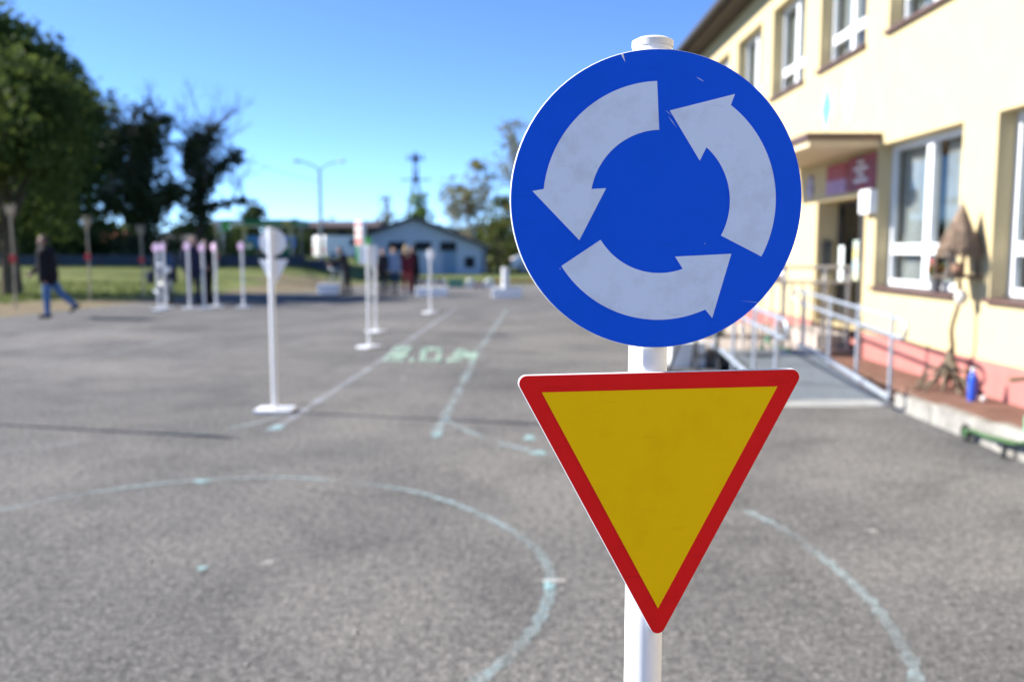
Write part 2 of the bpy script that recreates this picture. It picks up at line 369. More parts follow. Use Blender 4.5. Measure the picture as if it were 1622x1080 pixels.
paint([(604, 573), (628, 548), (654, 549), (638, 573)]); paint([(647, 574), (650, 568), (657, 568), (655, 574)])
paint([(664, 574), (668, 551), (677, 551), (673, 574)]); paint([(668, 557), (669, 551), (702, 552), (701, 557)]); paint([(690, 574), (694, 551), (701, 552), (698, 574)]); paint([(663, 574), (664, 570), (699, 570), (698, 574)])
paint([(706, 574), (724, 553), (737, 553), (733, 573)]); paint([(742, 575), (747, 553), (758, 553), (752, 576)]); paint([(724, 560), (737, 553), (748, 565), (744, 573)])

def grit():
    mb = MB()
    for i in range(900):
        y = 2.2+7*random.random()**1.6; x = random.uniform(-.62, .62)*y; r = random.uniform(.003, .0085)*(1 if random.random() < .9 else 1.6)
        if x > 3.5: continue
        vs = [(x+r*random.uniform(.7, 1.2)*a, y+r*random.uniform(.7, 1.2)*b, max(.0005, r*.7*(c+.55))) for a, b, c in ((1, 0, 0), (0, 1, 0), (-1, 0, 0), (0, -1, 0), (.2, .1, .8), (0, 0, -.6))]
        mb.add(vs, [(0, 1, 4), (1, 2, 4), (2, 3, 4), (3, 0, 4), (1, 0, 5), (2, 1, 5), (3, 2, 5), (0, 3, 5)])
    o = mb.build('grit', mat('grit_stone', (.30, .29, .27), .9, var=.4, scale=3)); o['kind'] = 'stuff'; o['label'] = 'loose pale grit scattered over the asphalt'; o['category'] = 'gravel'
grit()
# ------------------------------------------------------------------ traffic signs
def sign_face_mat(name, col, rough=.32, scr=.10):
    """smooth printed film with faint scratches and dirt"""
    m = bpy.data.materials.new(name); m.use_nodes = True; nt = m.node_tree; b = nt.nodes['Principled BSDF']
    b.inputs['Specular IOR Level'].default_value = .10
    tc = nt.nodes.new('ShaderNodeTexCoord')
    n = nt.nodes.new('ShaderNodeTexNoise'); n.inputs['Scale'].default_value = 26; n.inputs['Detail'].default_value = 8; n.inputs['Roughness'].default_value = .7
    nt.links.new(tc.outputs['Object'], n.inputs['Vector'])
    mp = nt.nodes.new('ShaderNodeMapping'); mp.inputs['Rotation'].default_value = (0, .7, 0); mp.inputs['Scale'].default_value = (16, 1, 120)
    nt.links.new(tc.outputs['Object'], mp.inputs[0])
    s = nt.nodes.new('ShaderNodeTexNoise'); s.inputs['Scale'].default_value = 1.2; s.inputs['Detail'].default_value = 3; nt.links.new(mp.outputs[0], s.inputs['Vector'])
    r = nt.nodes.new('ShaderNodeValToRGB'); e = r.color_ramp.elements; e[0].position = .28; e[1].position = .5
    d = 1-scr*1.5
    e[0].color = (d, d, d*.98, 1); e[1].color = (1, 1, 1, 1); nt.links.new(n.outputs['Fac'], r.inputs[0])
    r2 = nt.nodes.new('ShaderNodeValToRGB'); e = r2.color_ramp.elements; e[0].position = .22; e[1].position = .36
    d = 1-scr*2.6
    e[0].color = (d, d, d, 1); e[1].color = (1, 1, 1, 1); nt.links.new(s.outputs['Fac'], r2.inputs[0])
    x = nt.nodes.new('ShaderNodeMix'); x.data_type = 'RGBA'; x.blend_type = 'MULTIPLY'; x.inputs[0].default_value = 1
    nt.links.new(r.outputs[0], x.inputs[6]); nt.links.new(r2.outputs[0], x.inputs[7])
    y = nt.nodes.new('ShaderNodeMix'); y.data_type = 'RGBA'; y.blend_type = 'MULTIPLY'; y.inputs[0].default_value = 1; y.inputs[6].default_value = (*col, 1)
    nt.links.new(x.outputs[2], y.inputs[7]); nt.links.new(y.outputs[2], b.inputs['Base Color'])
    mr = nt.nodes.new('ShaderNodeMapRange'); mr.inputs[3].default_value = rough+.2; mr.inputs[4].default_value = rough; nt.links.new(n.outputs['Fac'], mr.inputs[0]); nt.links.new(mr.outputs[0], b.inputs['Roughness'])
    MATS[name] = m; return m
film_blue = sign_face_mat('film_blue', (.002, .095, .76), .5, .04)
film_white = sign_face_mat('film_white', (.63, .74, .95), .55, .11)
film_red = sign_face_mat('film_red', (.78, .012, .012), .5, .06)
film_yellow = sign_face_mat('film_yellow', (.92, .56, .0), .5, .05)

def circle(r, n=96, c=(0, 0)): return [(c[0]+r*math.cos(2*math.pi*i/n), c[1]+r*math.sin(2*math.pi*i/n)) for i in range(n)]
def round_poly(poly, r, n=7):
    out = []; k = len(poly)
    for i in range(k):
        p0, p, p1 = Vector(poly[i-1]), Vector(poly[i]), Vector(poly[(i+1) % k])
        a = (p0-p).normalized(); b = (p1-p).normalized(); ang = a.angle(b); d = r/math.tan(ang/2)
        s, e = p+a*d, p+b*d; c = p+(a+b).normalized()*(r/math.sin(ang/2))
        a0 = math.atan2(s.y-c.y, s.x-c.x); a1 = math.atan2(e.y-c.y, e.x-c.x); da = (a1-a0+math.pi) % (2*math.pi)-math.pi
        out += [(c.x+r*math.cos(a0+da*j/n), c.y+r*math.sin(a0+da*j/n)) for j in range(n+1)]
    return out
def offset_poly(poly, d):
    out = []; k = len(poly); c = sum((Vector(p) for p in poly), Vector((0, 0)))/k
    for i in range(k):
        p0, p, p1 = Vector(poly[i-1]), Vector(poly[i]), Vector(poly[(i+1) % k])
        a = (p0-p).normalized(); b = (p1-p).normalized(); ang = a.angle(b); out.append(tuple(p-(a+b).normalized()*(d/math.sin(ang/2))))
    return out
def arrow(Rr, k, c):
    rot = R(120*k); P = []
    pt = lambda r, a: (c[0]+r*Rr*math.cos(R(a)+rot), c[1]+r*Rr*math.sin(R(a)+rot))
    P += [pt(.797, a) for a in np.linspace(91.8, 173.2, 28)]
    P += [pt(.872, 174.6), pt(.607, 204.2), pt(.382, 165.5)]
    P += [pt(.478, a) for a in np.linspace(169.0, 91.2, 24)]
    return P
DISC_R = .1228
def roundabout_sign(name, label, base, disc_c, tri_in, roll, yaw, pole_top, detail=True, back=False, rod=.0167, plate=True, th=.0032, plate_size=(.34, .26, .035), group=None):
    """one pole with a round blue plate above a triangular yield plate; faces look along -Y turned by yaw"""
    root = thing(name, label, 'traffic sign', base, 0, group)
    B0 = Vector(base); L = lambda p: Vector(p)-B0
    mb = MB()
    prof = [(0, .02), (0, pole_top-.006), (0, pole_top)]
    mb.tube([(0, 0, .02), (0, 0, pole_top-.004), (0, 0, pole_top)], [rod, rod, rod-.0025], 32)
    if plate: MB().box((0, 0, plate_size[2]/2), plate_size, None, 0, .012).build('base_plate', white_paint, root, True)
    mb.build('pole', white_paint, root, True)
    u = rot2(yaw)@Vector((1, 0, 0)); w = rot2(yaw)@Vector((0, -1, 0)); Z = Vector((0, 0, 1))
    cr, sr = math.cos(roll), math.sin(roll); U = u*cr+Z*sr; V = Z*cr-u*sr
    if detail:
        capm = mat('pole_cap', (.74, .73, .71), .55, var=.12, scale=40)
        MB().tube([(0, 0, pole_top-.0065), (0, 0, pole_top-.0012), (0, 0, pole_top+.0012)], [rod+.0006, rod+.0006, rod-.004], 32).build('pole_cap', capm, root, True)
    # round plate
    c = L(disc_c)
    fm = white_board if not back else grey_back
    d = MB().loft([(circle(DISC_R), -th), (circle(DISC_R), -.0008), (circle(DISC_R-.0006), 0)], (c, U, V, w)).build('round_plate', fm, root)
    cc = c+w*.0
    notch = circle(DISC_R-.0007, 160)
    MB().prism(notch, .0002, .0008, (c+U*.0002-V*.0001, U, V, w)).build('blue_face', film_blue, d)
    for k in range(3):
        MB().prism(arrow(DISC_R, k, (.0022, -.0012)), .0010, .0013, (c, U, V, w)).build('arrow', film_white, d)
    if detail:
        scm = mat('scratch_pale', (.34, .45, .72), .6, var=.2, scale=300)
        for (x, y, l, a, wd) in ((.012, .064, .012, 2.2, .00035), (.017, .066, .010, 2.25, .0003), (.009, .071, .007, 2.4, .0003), (.035, .098, .008, 2.6, .0005), (-.066, -.012, .006, .4, .0003), (.085, -.086, .030, -.12, .00022), (.074, -.110, .012, 1.75, .00022), (-.082, -.055, .0012, 0, .0006), (.040, -.036, .0012, 1, .0005)):
            p0 = Vector((x, y)); dv = Vector((math.cos(a), math.sin(a)))*l/2; nv = Vector((-dv.y, dv.x)).normalized()*wd
            MB().prism([tuple(p0-dv), tuple(p0-dv*.2-nv), tuple(p0+dv), tuple(p0+dv*.1+nv)], .0008, .00095, (c, U, V, w)).build('scratch', scm, d)
        a0 = R(104); q0 = Vector((math.cos(a0), math.sin(a0)))*(DISC_R-.001); q1 = q0*.945+Vector((.0006, 0))
        MB().prism([(q0.x-.0014, q0.y), tuple(q1), (q0.x+.0008, q0.y)], .0008, .00095, (c, U, V, w)).build('nick', white_board, d)
    # triangle
    t = L(tri_in[0]); poly = tri_in[1]
    outer = round_poly(offset_poly(poly, .0148), .0070); red = round_poly(offset_poly(poly, .0141), .0065)
    inner = round_poly(offset_poly(poly, .0142), .0066)
    tp = MB().loft([(outer, -th), (outer, -.0008), (inner, 0)], (t, U, V, w)).build('triangular_plate', fm, root)
    MB().prism(red, .0002, .0008, (t+U*.0001, U, V, w)).build('red_border', film_red, tp)
    MB().prism(poly, .0010, .0014, (t, U, V, w)).build('yellow_face', film_yellow, tp)
    for zz in (c.z+.035, c.z-.035, t.z+.045, t.z-.02):
        MB().tube([(.0, -rod-.004, zz), (.0, rod+.003, zz)], .004, 8).build('bolt', tin, root, True)
    return root

YS = .742                                                   # distance of the near sign's faces
YAW = R(4.0); rod = .0167
def on_face(x, y):                                          # photo pixel to a point on the turned sign plane
    p0 = onY(1040.2, 315.5, YS); n = Vector((math.sin(YAW), -math.cos(YAW), 0)); d = ray(x, y); o = Vector((0, 0, HC)); return o+d*((p0-o).dot(n)/d.dot(n))
disc_c = (on_face(809.5, 316)+on_face(1271, 316)+on_face(1040, 79)+on_face(1040, 552.5))/4
pole_b = onY(1028.5, 400, YS+.0040+rod)
tl, tr, tt, tc_ = on_face(858, 621), on_face(1230.5, 611.5), on_face(1041.6, 962), on_face(1043, 735)
FU = Vector((math.cos(YAW), math.sin(YAW), 0))
roll = math.atan2(tr.z-tl.z, (tr-tl).dot(FU))
cr, sr = math.cos(roll), math.sin(roll)
def to2(p): d = p-tc_; return (d.dot(FU)*cr+d.z*sr, -d.dot(FU)*sr+d.z*cr)
TRI = [to2(tl), to2(tt), to2(tr)]
roundabout_sign('traffic_sign', 'round blue roundabout sign above a yellow triangle with red border on a white pole', (pole_b.x, pole_b.y, 0), disc_c, (tc_, TRI), roll, YAW, onY(1028, 68, YS+.03).z)

# second sign of the same kind, seen from behind
b2 = onZ(436, 652); off = .0065+rod+.002
roundabout_sign('traffic_sign', 'white backed round and triangular sign on a white pole beside the chalk lane corner', (b2.x, b2.y, 0),
                (b2.x+.012, b2.y+.028, 1.565), ((b2.x+.012, b2.y+.028, 1.322), [(-q[0]*1.12, q[1]*1.12) for q in TRI]), 0.0, math.pi, 1.70,
                detail=False, back=True, rod=.026)
b3 = Vector((-4.93, 7.62, 0))
roundabout_sign('traffic_sign', 'white backed round and triangular sign beside the left chalk arc', (b3.x, b3.y, 0),
                (b3.x+.012, b3.y+.028, 1.565), ((b3.x+.012, b3.y+.028, 1.335), [(-q[0]*1.12, q[1]*1.12) for q in TRI]), 0.0, math.pi*.85, 1.70,
                detail=False, back=True, rod=.026)
def small_sign(label, x, y, kind, yaw, top, group=None, size=.12, rod_=.026):
    b = onZ(x, y); root = thing('traffic_sign', label, 'traffic sign', (b.x, b.y, 0), 0, group)
    MB().box((0, 0, .018), (.32, .26, .036), rot2(yaw*.3), 0, .012).build('base_plate', white_paint, root, True)
    MB().tube([(0, 0, .03), (0, 0, top)], rod_, 20).build('pole', white_paint, root, True)
    u = rot2(yaw)@Vector((1, 0, 0)); w = rot2(yaw)@Vector((0, -1, 0)); Z = Vector((0, 0, 1)); c = w*(rod_+.006)+Z*(top-size-.02)
    if kind == 'rect':
        p = MB().prism(round_poly([(-size, -size), (size, -size), (size, size), (-size, size)], .015), -.006, 0, (c, u, Z, w)).build('square_plate', grey_back, root)
        MB().prism(round_poly([(-size*.92, -size*.92), (size*.92, -size*.92), (size*.92, size*.92), (-size*.92, size*.92)], .012), .0005, .001, (c, u, Z, w)).build('blue_face', film_blue, p)
        MB().prism([(-size*.5, -size*.6), (size*.5, -size*.6), (0, size*.6)], .002, .0025, (c, u, Z, w)).build('white_symbol', film_white, p)
    else:
        p = MB().prism(circle(size, 48), -.006, 0, (c, u, Z, w)).build('round_plate', grey_back, root)
        MB().prism(circle(size*.97, 48), .0005, .001, (c, u, Z, w)).build('red_ring', mat('sign_rose', (.80, .42, .62), .5, var=.05) if kind == 'pink' else red_paint, p)
        MB().prism(circle(size*.70, 48), .002, .0025, (c, u, Z, w)).build('white_centre', mat('sign_lilac', (.80, .58, .78), .5, var=.05) if kind == 'pink' else white_board, p)
    return root
small_sign('square sign seen from behind on a white pole beside green lettering', 585, 551, 'rect', math.pi, 1.58, None, .14)
small_sign('white pole with a narrow edge-on round sign behind the square sign', 596, 526, 'disc', R(-112), 1.57, None, .12)
small_sign('white pole with a small round sign seen from behind near the blue house', 682, 496, 'disc', math.pi*.98, 1.52, None, .12)
GP = 'white poles with red and white round signs by the lawn'
for i, (x, y, lab) in enumerate(((252, 492, 'white pole with pink edged round sign in front of the motorcycle'), (262, 488, 'white pole close behind the pole that hides the motorcycle'), (301, 489, 'white pole with round sign in front of the navy uniformed officer'),
        (324, 489, 'white pole with round sign between the two officers'), (343, 486, 'white pole with narrow round sign right of the black uniformed officer'), (386, 487, 'lone white pole with round sign right of the officers'))):
    small_sign(lab, x, y, 'pink', R(-24 if i != 4 else -45), 1.66+.02*(i % 3), GP, .105, .032)

# ------------------------------------------------------------------ school building
XF = 4.4; Y0, Y1 = -14.0, 21.2; ZP = .15; ZE = 6.03; REV = .19
low = [(8.78, 10.78), (6.15, 8.15), (3.5, 5.5), (.9, 2.9), (-1.8, .2), (-4.5, -2.5), (-7.2, -5.2), (-9.9, -7.9), (-12.6, -10.6), (14.3, 16.0), (17.3, 19.0)]
up = [(8.97-2.34*k, 10.64-2.34*k) for k in range(1, 10)]+[(8.97+2.35*k, 10.64+2.35*k) for k in range(5)]
ZL = (1.05, 2.735); ZU = (4.03, 5.48)
door = (11.12, 12.86, .47, 2.17)
sch = thing('school_building', 'two storey cream school building with white windows and pink plinth', 'building', (XF, 9, 0))
SB = Vector((XF, 9, 0))
openings = [(a, b, *ZL) for a, b in low]+[(a, b, *ZU) for a, b in up]+[door]
def facade():
    ys = sorted(set([Y0, Y1]+[v for o in openings for v in o[:2]])); zs = sorted(set([.46, ZE]+[v for o in openings for v in o[2:] if v > .46]))
    mb = MB(); op = lambda y, z: any(o[0] < y < o[1] and o[2] < z < o[3] for o in openings)
    for i in range(len(ys)-1):
        for j in range(len(zs)-1):
            if not op((ys[i]+ys[i+1])/2, (zs[j]+zs[j+1])/2):
                mb.add([(0, ys[i]-9, zs[j]), (0, ys[i+1]-9, zs[j]), (0, ys[i+1]-9, zs[j+1]), (0, ys[i]-9, zs[j+1])], [(0, 1, 2, 3)])
    for a, b, c, d in openings:
        dep = .34 if (a, b, c, d) == door else REV+.06
        c = max(c, .46); A, Bb = a-9, b-9
        mb.add([(0, A, c), (dep, A, c), (dep, A, d), (0, A, d)], [(0, 1, 2, 3)]); mb.add([(0, Bb, c), (dep, Bb, c), (dep, Bb, d), (0, Bb, d)], [(0, 1, 2, 3)])
        mb.add([(0, A, d), (dep, A, d), (dep, Bb, d), (0, Bb, d)], [(0, 1, 2, 3)]); mb.add([(0, A, c), (dep, A, c), (dep, Bb, c), (0, Bb, c)], [(0, 1, 2, 3)])
    # end walls and back
    for Y in (Y0, Y1): mb.add([(0, Y-9, .46), (9, Y-9, .46), (9, Y-9, ZE), (0, Y-9, ZE)], [(0, 1, 2, 3)])
    mb.add([(9, Y0-9, .46), (9, Y1-9, .46), (9, Y1-9, ZE), (9, Y0-9, ZE)], [(0, 1, 2, 3)])
    w = mb.build('wall', cream, sch)
    return w
facade()
mb = MB(); mb.b2((-.012, Y0-9, -.2), (.3, 11.1-9, .475)); mb.b2((-.012, 12.9-9, -.2), (.3, Y1-9, .475)); mb.b2((.3, Y0-9, -.2), (9, Y1-9, .44)); mb.build('plinth', pink, sch)
mb = MB(); mb.b2((2.6, Y0-9+.1, .46), (2.7, Y1-9-.1, 5.9)); mb.b2((.3, Y0-9+.1, 3.2), (2.6, Y1-9-.1, 3.4)); mb.build('inner_wall', darkroom, sch)
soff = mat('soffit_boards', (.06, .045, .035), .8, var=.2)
roofm = mat('roof_sheet', (.04, .036, .035), .7, var=.2)
OV = .42
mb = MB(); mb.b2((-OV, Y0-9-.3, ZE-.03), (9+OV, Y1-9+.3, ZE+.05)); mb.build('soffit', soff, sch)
mb = MB(); mb.prism([(-OV-.06, ZE+.05), (9+OV+.06, ZE+.05), (9+OV+.06, ZE+.14), (4.5, ZE+1.7), (-OV-.06, ZE+.14)], Y0-9-.34, Y1-9+.34, ((0, 0, 0), (1, 0, 0), (0, 0, 1), (0, 1, 0))); mb.build('roof', roofm, sch)
mb = MB(); mb.tube([(-OV-.1, Y0-9-.3, ZE+.06), (-OV-.1, Y1-9+.33, ZE+.06)], .065, 10); mb.build('gutter', mat('gutter_brown', (.06, .05, .045), .5, var=.1), sch, True)
mb = MB(); mb.tube([(-OV-.1, Y1-9+.1, ZE+.02), (-OV-.1, Y1-9+.1, ZE-.12), (-.08, Y1-9+.0, ZE-.5), (-.06, Y1-9-.05, ZE-.7), (-.06, Y1-9-.05, .1)], .05, 10); mb.build('downpipe', tin, sch, True)
sill_m = brown
def window(a, b, z0, z1, mull=.5, trans=.27):
    A, Bb = a-9, b-9; x0, x1 = REV-.02, REV+.05; fw = .075
    fr = MB()
    fr.b2((x0, A, z0+.02), (x1, A+fw, z1)); fr.b2((x0, Bb-fw, z0+.02), (x1, Bb, z1)); fr.b2((x0, A+fw, z1-fw), (x1, Bb-fw, z1)); fr.b2((x0, A+fw, z0+.02), (x1, Bb-fw, z0+fw+.02))
    w = fr.build('window', pvc, sch)
    ym = A+(Bb-A)*mull; zt = z0+(z1-z0)*trans
    MB().b2((x0-.015, ym-.07, z0+fw+.02), (x1-.005, ym+.07, z1-fw)).build('mullion', pvc, w)
    MB().b2((x0-.008, A+fw, zt-.06), (x1-.008, ym-.07, zt+.06)).build('transom', pvc, w); MB().b2((x0-.008, ym+.07, zt-.06), (x1-.008, Bb-fw, zt+.06)).build('transom', pvc, w)
    for (ya, yb) in ((A+fw, ym-.07), (ym+.07, Bb-fw)):
        for (za, zb) in ((z0+fw+.02, zt-.06), (zt+.06, z1-fw)):
            MB().b2((x0+.03, ya, za), (x0+.036, yb, zb)).build('pane', glass, w)
    MB().b2((-.055, A-.03, z0-.035), (REV+.02, Bb+.03, z0+.004)).build('sill', sill_m, w)
    # curtains hang inside
    for (ya, yb) in ((A+.02, A+(Bb-A)*.45), (Bb-(Bb-A)*.47, Bb-.01)):
        n = 24; pts = []
        for i in range(n+1):
            y = ya+(yb-ya)*i/n; pts.append((x1+.06+.025*math.sin(i*1.9), y))
        vs = [(x, y, z0+.03) for x, y in pts]+[(x, y, z1-.03) for x, y in pts]
        MB().add(vs, [(i, i+1, n+2+i, n+1+i) for i in range(n)]).build('curtain', curtain, w)
    return w
for a, b in low: window(a, b, *ZL)
for a, b in up: window(a, b, *ZU)
# entrance
dm = mat('door_dark', (.035, .032, .03), .4, var=.15)
A, Bb = door[0]-9, door[1]-9
mb = MB(); mb.b2((.30, A, .47), (.36, A+.09, 2.17)); mb.b2((.30, Bb-.09, .47), (.36, Bb, 2.17)); mb.b2((.30, A+.09, 2.09), (.36, Bb-.09, 2.17)); mb.b2((.30, A+.09, .47), (.36, Bb-.09, .75)); mb.b2((.30, (A+Bb)/2-.07, .75), (.36, (A+Bb)/2+.07, 2.09))
dr = mb.build('door', dm, sch)
for ya, yb in ((A+.09, (A+Bb)/2-.07), ((A+Bb)/2+.07, Bb-.09)): MB().b2((.325, ya, .75), (.331, yb, 2.09)).build('pane', glass, dr)
MB().tube([(.27, (A+Bb)/2-.03, 1.35), (.27, (A+Bb)/2-.03, 1.6)], .014, 8).build('handle', tin, dr, True)
MB().b2((.292, Bb-.30, 1.05), (.298, Bb-.10, 1.55)).build('poster', mat('poster_white', (.65, .72, .70), .6, var=.1), dr)
MB().b2((.292, (A+Bb)/2+.02, 1.08), (.298, (A+Bb)/2+.22, 1.62)).build('poster', mat('poster_yellow', (.62, .52, .18), .6, col2=(.30, .48, .62), scale=4), dr)
MB().b2((.08, Bb-.06, 1.15), (.22, Bb+.01, 1.62)).build('letterbox', dark_metal, sch)
MB().b2((-.11, 10.74-9, 1.93), (0, 11.06-9, 2.22), 0, .02).build('lamp_box', white_board, sch, True)
# flat canopy over the entrance
mb = MB(); mb.b2((-.86, 10.72-9, 2.72), (.02, 13.75-9, 2.80)); mb.build('canopy', mat('canopy_underside', (.62, .50, .33), .9, var=.05), sch)
mb = MB(); mb.b2((-.90, 10.68-9, 2.80), (.01, 13.79-9, 2.875)); mb.build('canopy_edge', brown, sch)
ban_r = mat('banner_red', (.40, .06, .07), .6, col2=(.36, .10, .11), scale=9); ban_l = mat('banner_lilac', (.42, .26, .40), .6, var=.1); ban_p = mat('banner_plum', (.20, .06, .09), .6, col2=(.38, .07, .08), scale=5)
mb = MB(); mb.b2((-.03, 11.75-9, 2.43), (0, 12.45-9, 2.64)); s1 = mb.build('banner', ban_r, sch); MB().b2((-.031, 11.75-9, 2.24), (0, 12.45-9, 2.428)).build('banner_lower', ban_l, s1)
mb = MB(); mb.b2((-.03, 10.82-9, 2.24), (0, 11.66-9, 2.67)); s2 = mb.build('banner', ban_p, sch)
for k in range(4): MB().b2((-.036, 11.02-9+.12*(k % 2), 2.34+.075*k), (-.031, 11.44-9-.1*(k % 2), 2.375+.075*k)).build('white_print', white_board, s2)
MB().prism(circle(.12, 24), 0, .03, ((-.03, 13.15-9, 2.40), (0, 1, 0), (0, 0, 1.5), (1, 0, 0))).build('emblem_shield', mat('emblem', (.22, .18, .30), .6, col2=(.55, .50, .55), scale=14), sch)
# painted kite shapes on the render
for (y, z, w, h, c, nm) in ((12.62, 3.46, .20, .33, (.11, .42, .40), 'teal'), (12.25, 3.47, .19, .33, (.52, .33, .26), 'rose'), (11.82, 3.50, .22, .36, (.27, .33, .56), 'lilac')):
    MB().prism([(-w, 0), (0, -h), (w, 0), (0, h)], 0, .006, ((-.006, y-9, z), (0, 1, 0), (0, 0, 1), (1, 0, 0))).build('painted_diamond', mat('diamond_'+nm, c, .9, var=.03), sch)

# paved walk with kerb stones
pav = mat('brown_paving', (.17, .095, .072), .9, var=.22, scale=5, bump=.5, bscale=30, spec=.15)
mb = MB(); mb.b2((3.745, -14, -.1), (XF-.012, 8.30, .150)); mb.b2((3.86, 8.30, -.1), (XF-.012, 11.25, .150)); struct(mb.build('brick_walk', pav))
kb = thing('kerb', 'row of pale concrete kerb stones along the brown walk', 'kerb', (3.69, 3, 0))
y = -14.0; k = 0
while y < 8.2:
    L_ = min(.98, 8.28-y); h = .125+.03*max(0, 8.2-max(y, 5.5))+random.uniform(-.004, .006)
    MB().box((random.uniform(-.004, .004), y+L_/2-3, h/2-.05), (.12, L_-.008, h+.1), rot2(random.uniform(-.004, .004)), 0, .012).build('kerb_stone', concrete, kb, True); y += .98; k += 1

# entrance platform, steps and landing
plat = mat('pale_paving', (.40, .35, .31), .9, var=.10, scale=3, bump=.3, bscale=40, spec=.15)
pf = thing('entrance_platform', 'low pale paved landing with a step in front of the school door', 'platform', (3.6, 12.4, 0))
MB().b2((-1.3, -1.1, -.05), (.79, 2.9, .19)).build('block', concrete, pf); MB().b2((-1.33, -1.13, .19), (.79, 2.9, .222)).build('top_slab', plat, pf)
MB().b2((.35, -1.0, .222), (.79, .6, .40)).build('step', plat, pf)
# steel ramp
rp = thing('access_ramp', 'grey steel wheelchair ramp with tubular handrails rising to the entrance', 'ramp', (3.12, 8.5, 0))
deck_m = mat('ramp_deck', (.15, .18, .215), .6, var=.1, scale=12, metal=.2, bump=.3, bscale=120)
def rz_(y): return .02+.20*max(0, min(1, (y-8.62)/2.0))
def rl(x, y, z): return (x-3.12, y-8.5, z)
XL, XR = 2.56, 3.68
deck = MB(); deck.add([rl(XL, 8.62, .02), rl(XR, 8.62, .02), rl(XR, 10.62, .22), rl(XL, 10.62, .22), rl(XR, 11.28, .22), rl(XL, 11.28, .22)], [(0, 1, 2, 3), (3, 2, 4, 5)])
deck.add([rl(XL, 8.62, 0), rl(XR, 8.62, 0), rl(XR, 11.28, 0), rl(XL, 11.28, 0)], [(0, 1, 2, 3)]); deck.build('deck', deck_m, rp)
MB().add([rl(XL, 8.36, .004), rl(XR, 8.36, .004), rl(XR, 8.62, .021), rl(XL, 8.62, .021)], [(0, 1, 2, 3)]).build('lip_plate', mat('lip_plate', (.36, .37, .37), .6, var=.12), rp)
for X in (XL, XR):
    MB().tube([rl(X, 8.5, .06), rl(X, 8.62, .07), rl(X, 10.62, .27), rl(X, 11.28, .27)], .03, 10).build('side_rail', tin, rp, True)
    posts = ((8.6, 9.45, 10.3, 11.2) if X == XR else (8.62, 9.4, 10.3, 11.2))
    for yy in posts: MB().tube([rl(X+.035, yy, 0), rl(X+.035, yy, .86+.12*(yy-8.6)/2.6+.02)], .021, 10).build('post', tin, rp, True)
    hr = lambda y_, dz: .84+.12*(y_-8.6)/2.6-dz
    lo_, hi_ = 8.35, 11.55
    loop = [rl(X+.035, hi_, hr(hi_, 0)), rl(X+.035, 10, hr(10, 0)), rl(X+.035, lo_+.05, hr(lo_+.05, 0)), rl(X+.035, lo_-.03, hr(lo_, .03)), rl(X+.035, lo_-.06, hr(lo_, .09)), rl(X+.035, lo_-.03, hr(lo_, .15)), rl(X+.035, lo_+.05, hr(lo_+.05, .18)), rl(X+.035, 10, hr(10, .165)), rl(X+.035, hi_, hr(hi_, .15)), rl(X+.035, hi_+.06, hr(hi_, .12)), rl(X+.035, hi_+.08, hr(hi_, .07)), rl(X+.035, hi_+.06, hr(hi_, .02))]
    MB().tube(loop, .019, 10, closed=True).build('handrail', tin, rp, True)
MB().b2((.18, 2.15, .222), (.52, 2.70, .234)).build('door_mat', mat('blue_mat', (.02, .04, .10), .95, var=.2), rp)
# railing on the platform
rl2 = thing('platform_railing', 'grey tubular railing along the edge of the entrance platform', 'railing', (3.6, 11.36, .222))
grey_tube = mat('painted_grey_tube', (.50, .47, .43), .5, var=.08)
for x in (-.62, -.1, .42, .72): MB().tube([(x, 0, 0), (x, 0, 1.05)], .024, 10).build('post', grey_tube, rl2, True)
for z in (1.05, .86): MB().tube([(-.66, 0, z), (.76, 0, z)], .022, 10).build('rail', grey_tube, rl2, True)
for x in np.arange(-.52, .72, .13): MB().tube([(x, 0, .0), (x, 0, .86)], .009, 6).build('bar', dark_metal, rl2, True)

def flower_box():
    t = thing('flower_box', 'grey box of yellow and red flowers on the entrance platform', 'flower box', (2.9, 13.1, .222))
    MB().b2((-.2, -.3, 0), (.2, .3, .62), 0, .02).build('box', concrete, t, True)
    fm = MB(); n = 90
    for i in range(n):
        p = Vector((random.uniform(-.22, .22), random.uniform(-.32, .32), random.uniform(.60, .82))); fm.ball(p, random.uniform(.022, .04), 6, 4, 0 if random.random() < .55 else (1 if random.random() < .5 else 2))
    fo = fm.build('flowers', [mat('flower_yellow', (.75, .50, .03), .7), mat('flower_red', (.60, .10, .05), .7), mat('flower_leaf', (.06, .14, .03), .7)], t); fo['kind'] = 'stuff'
flower_box()

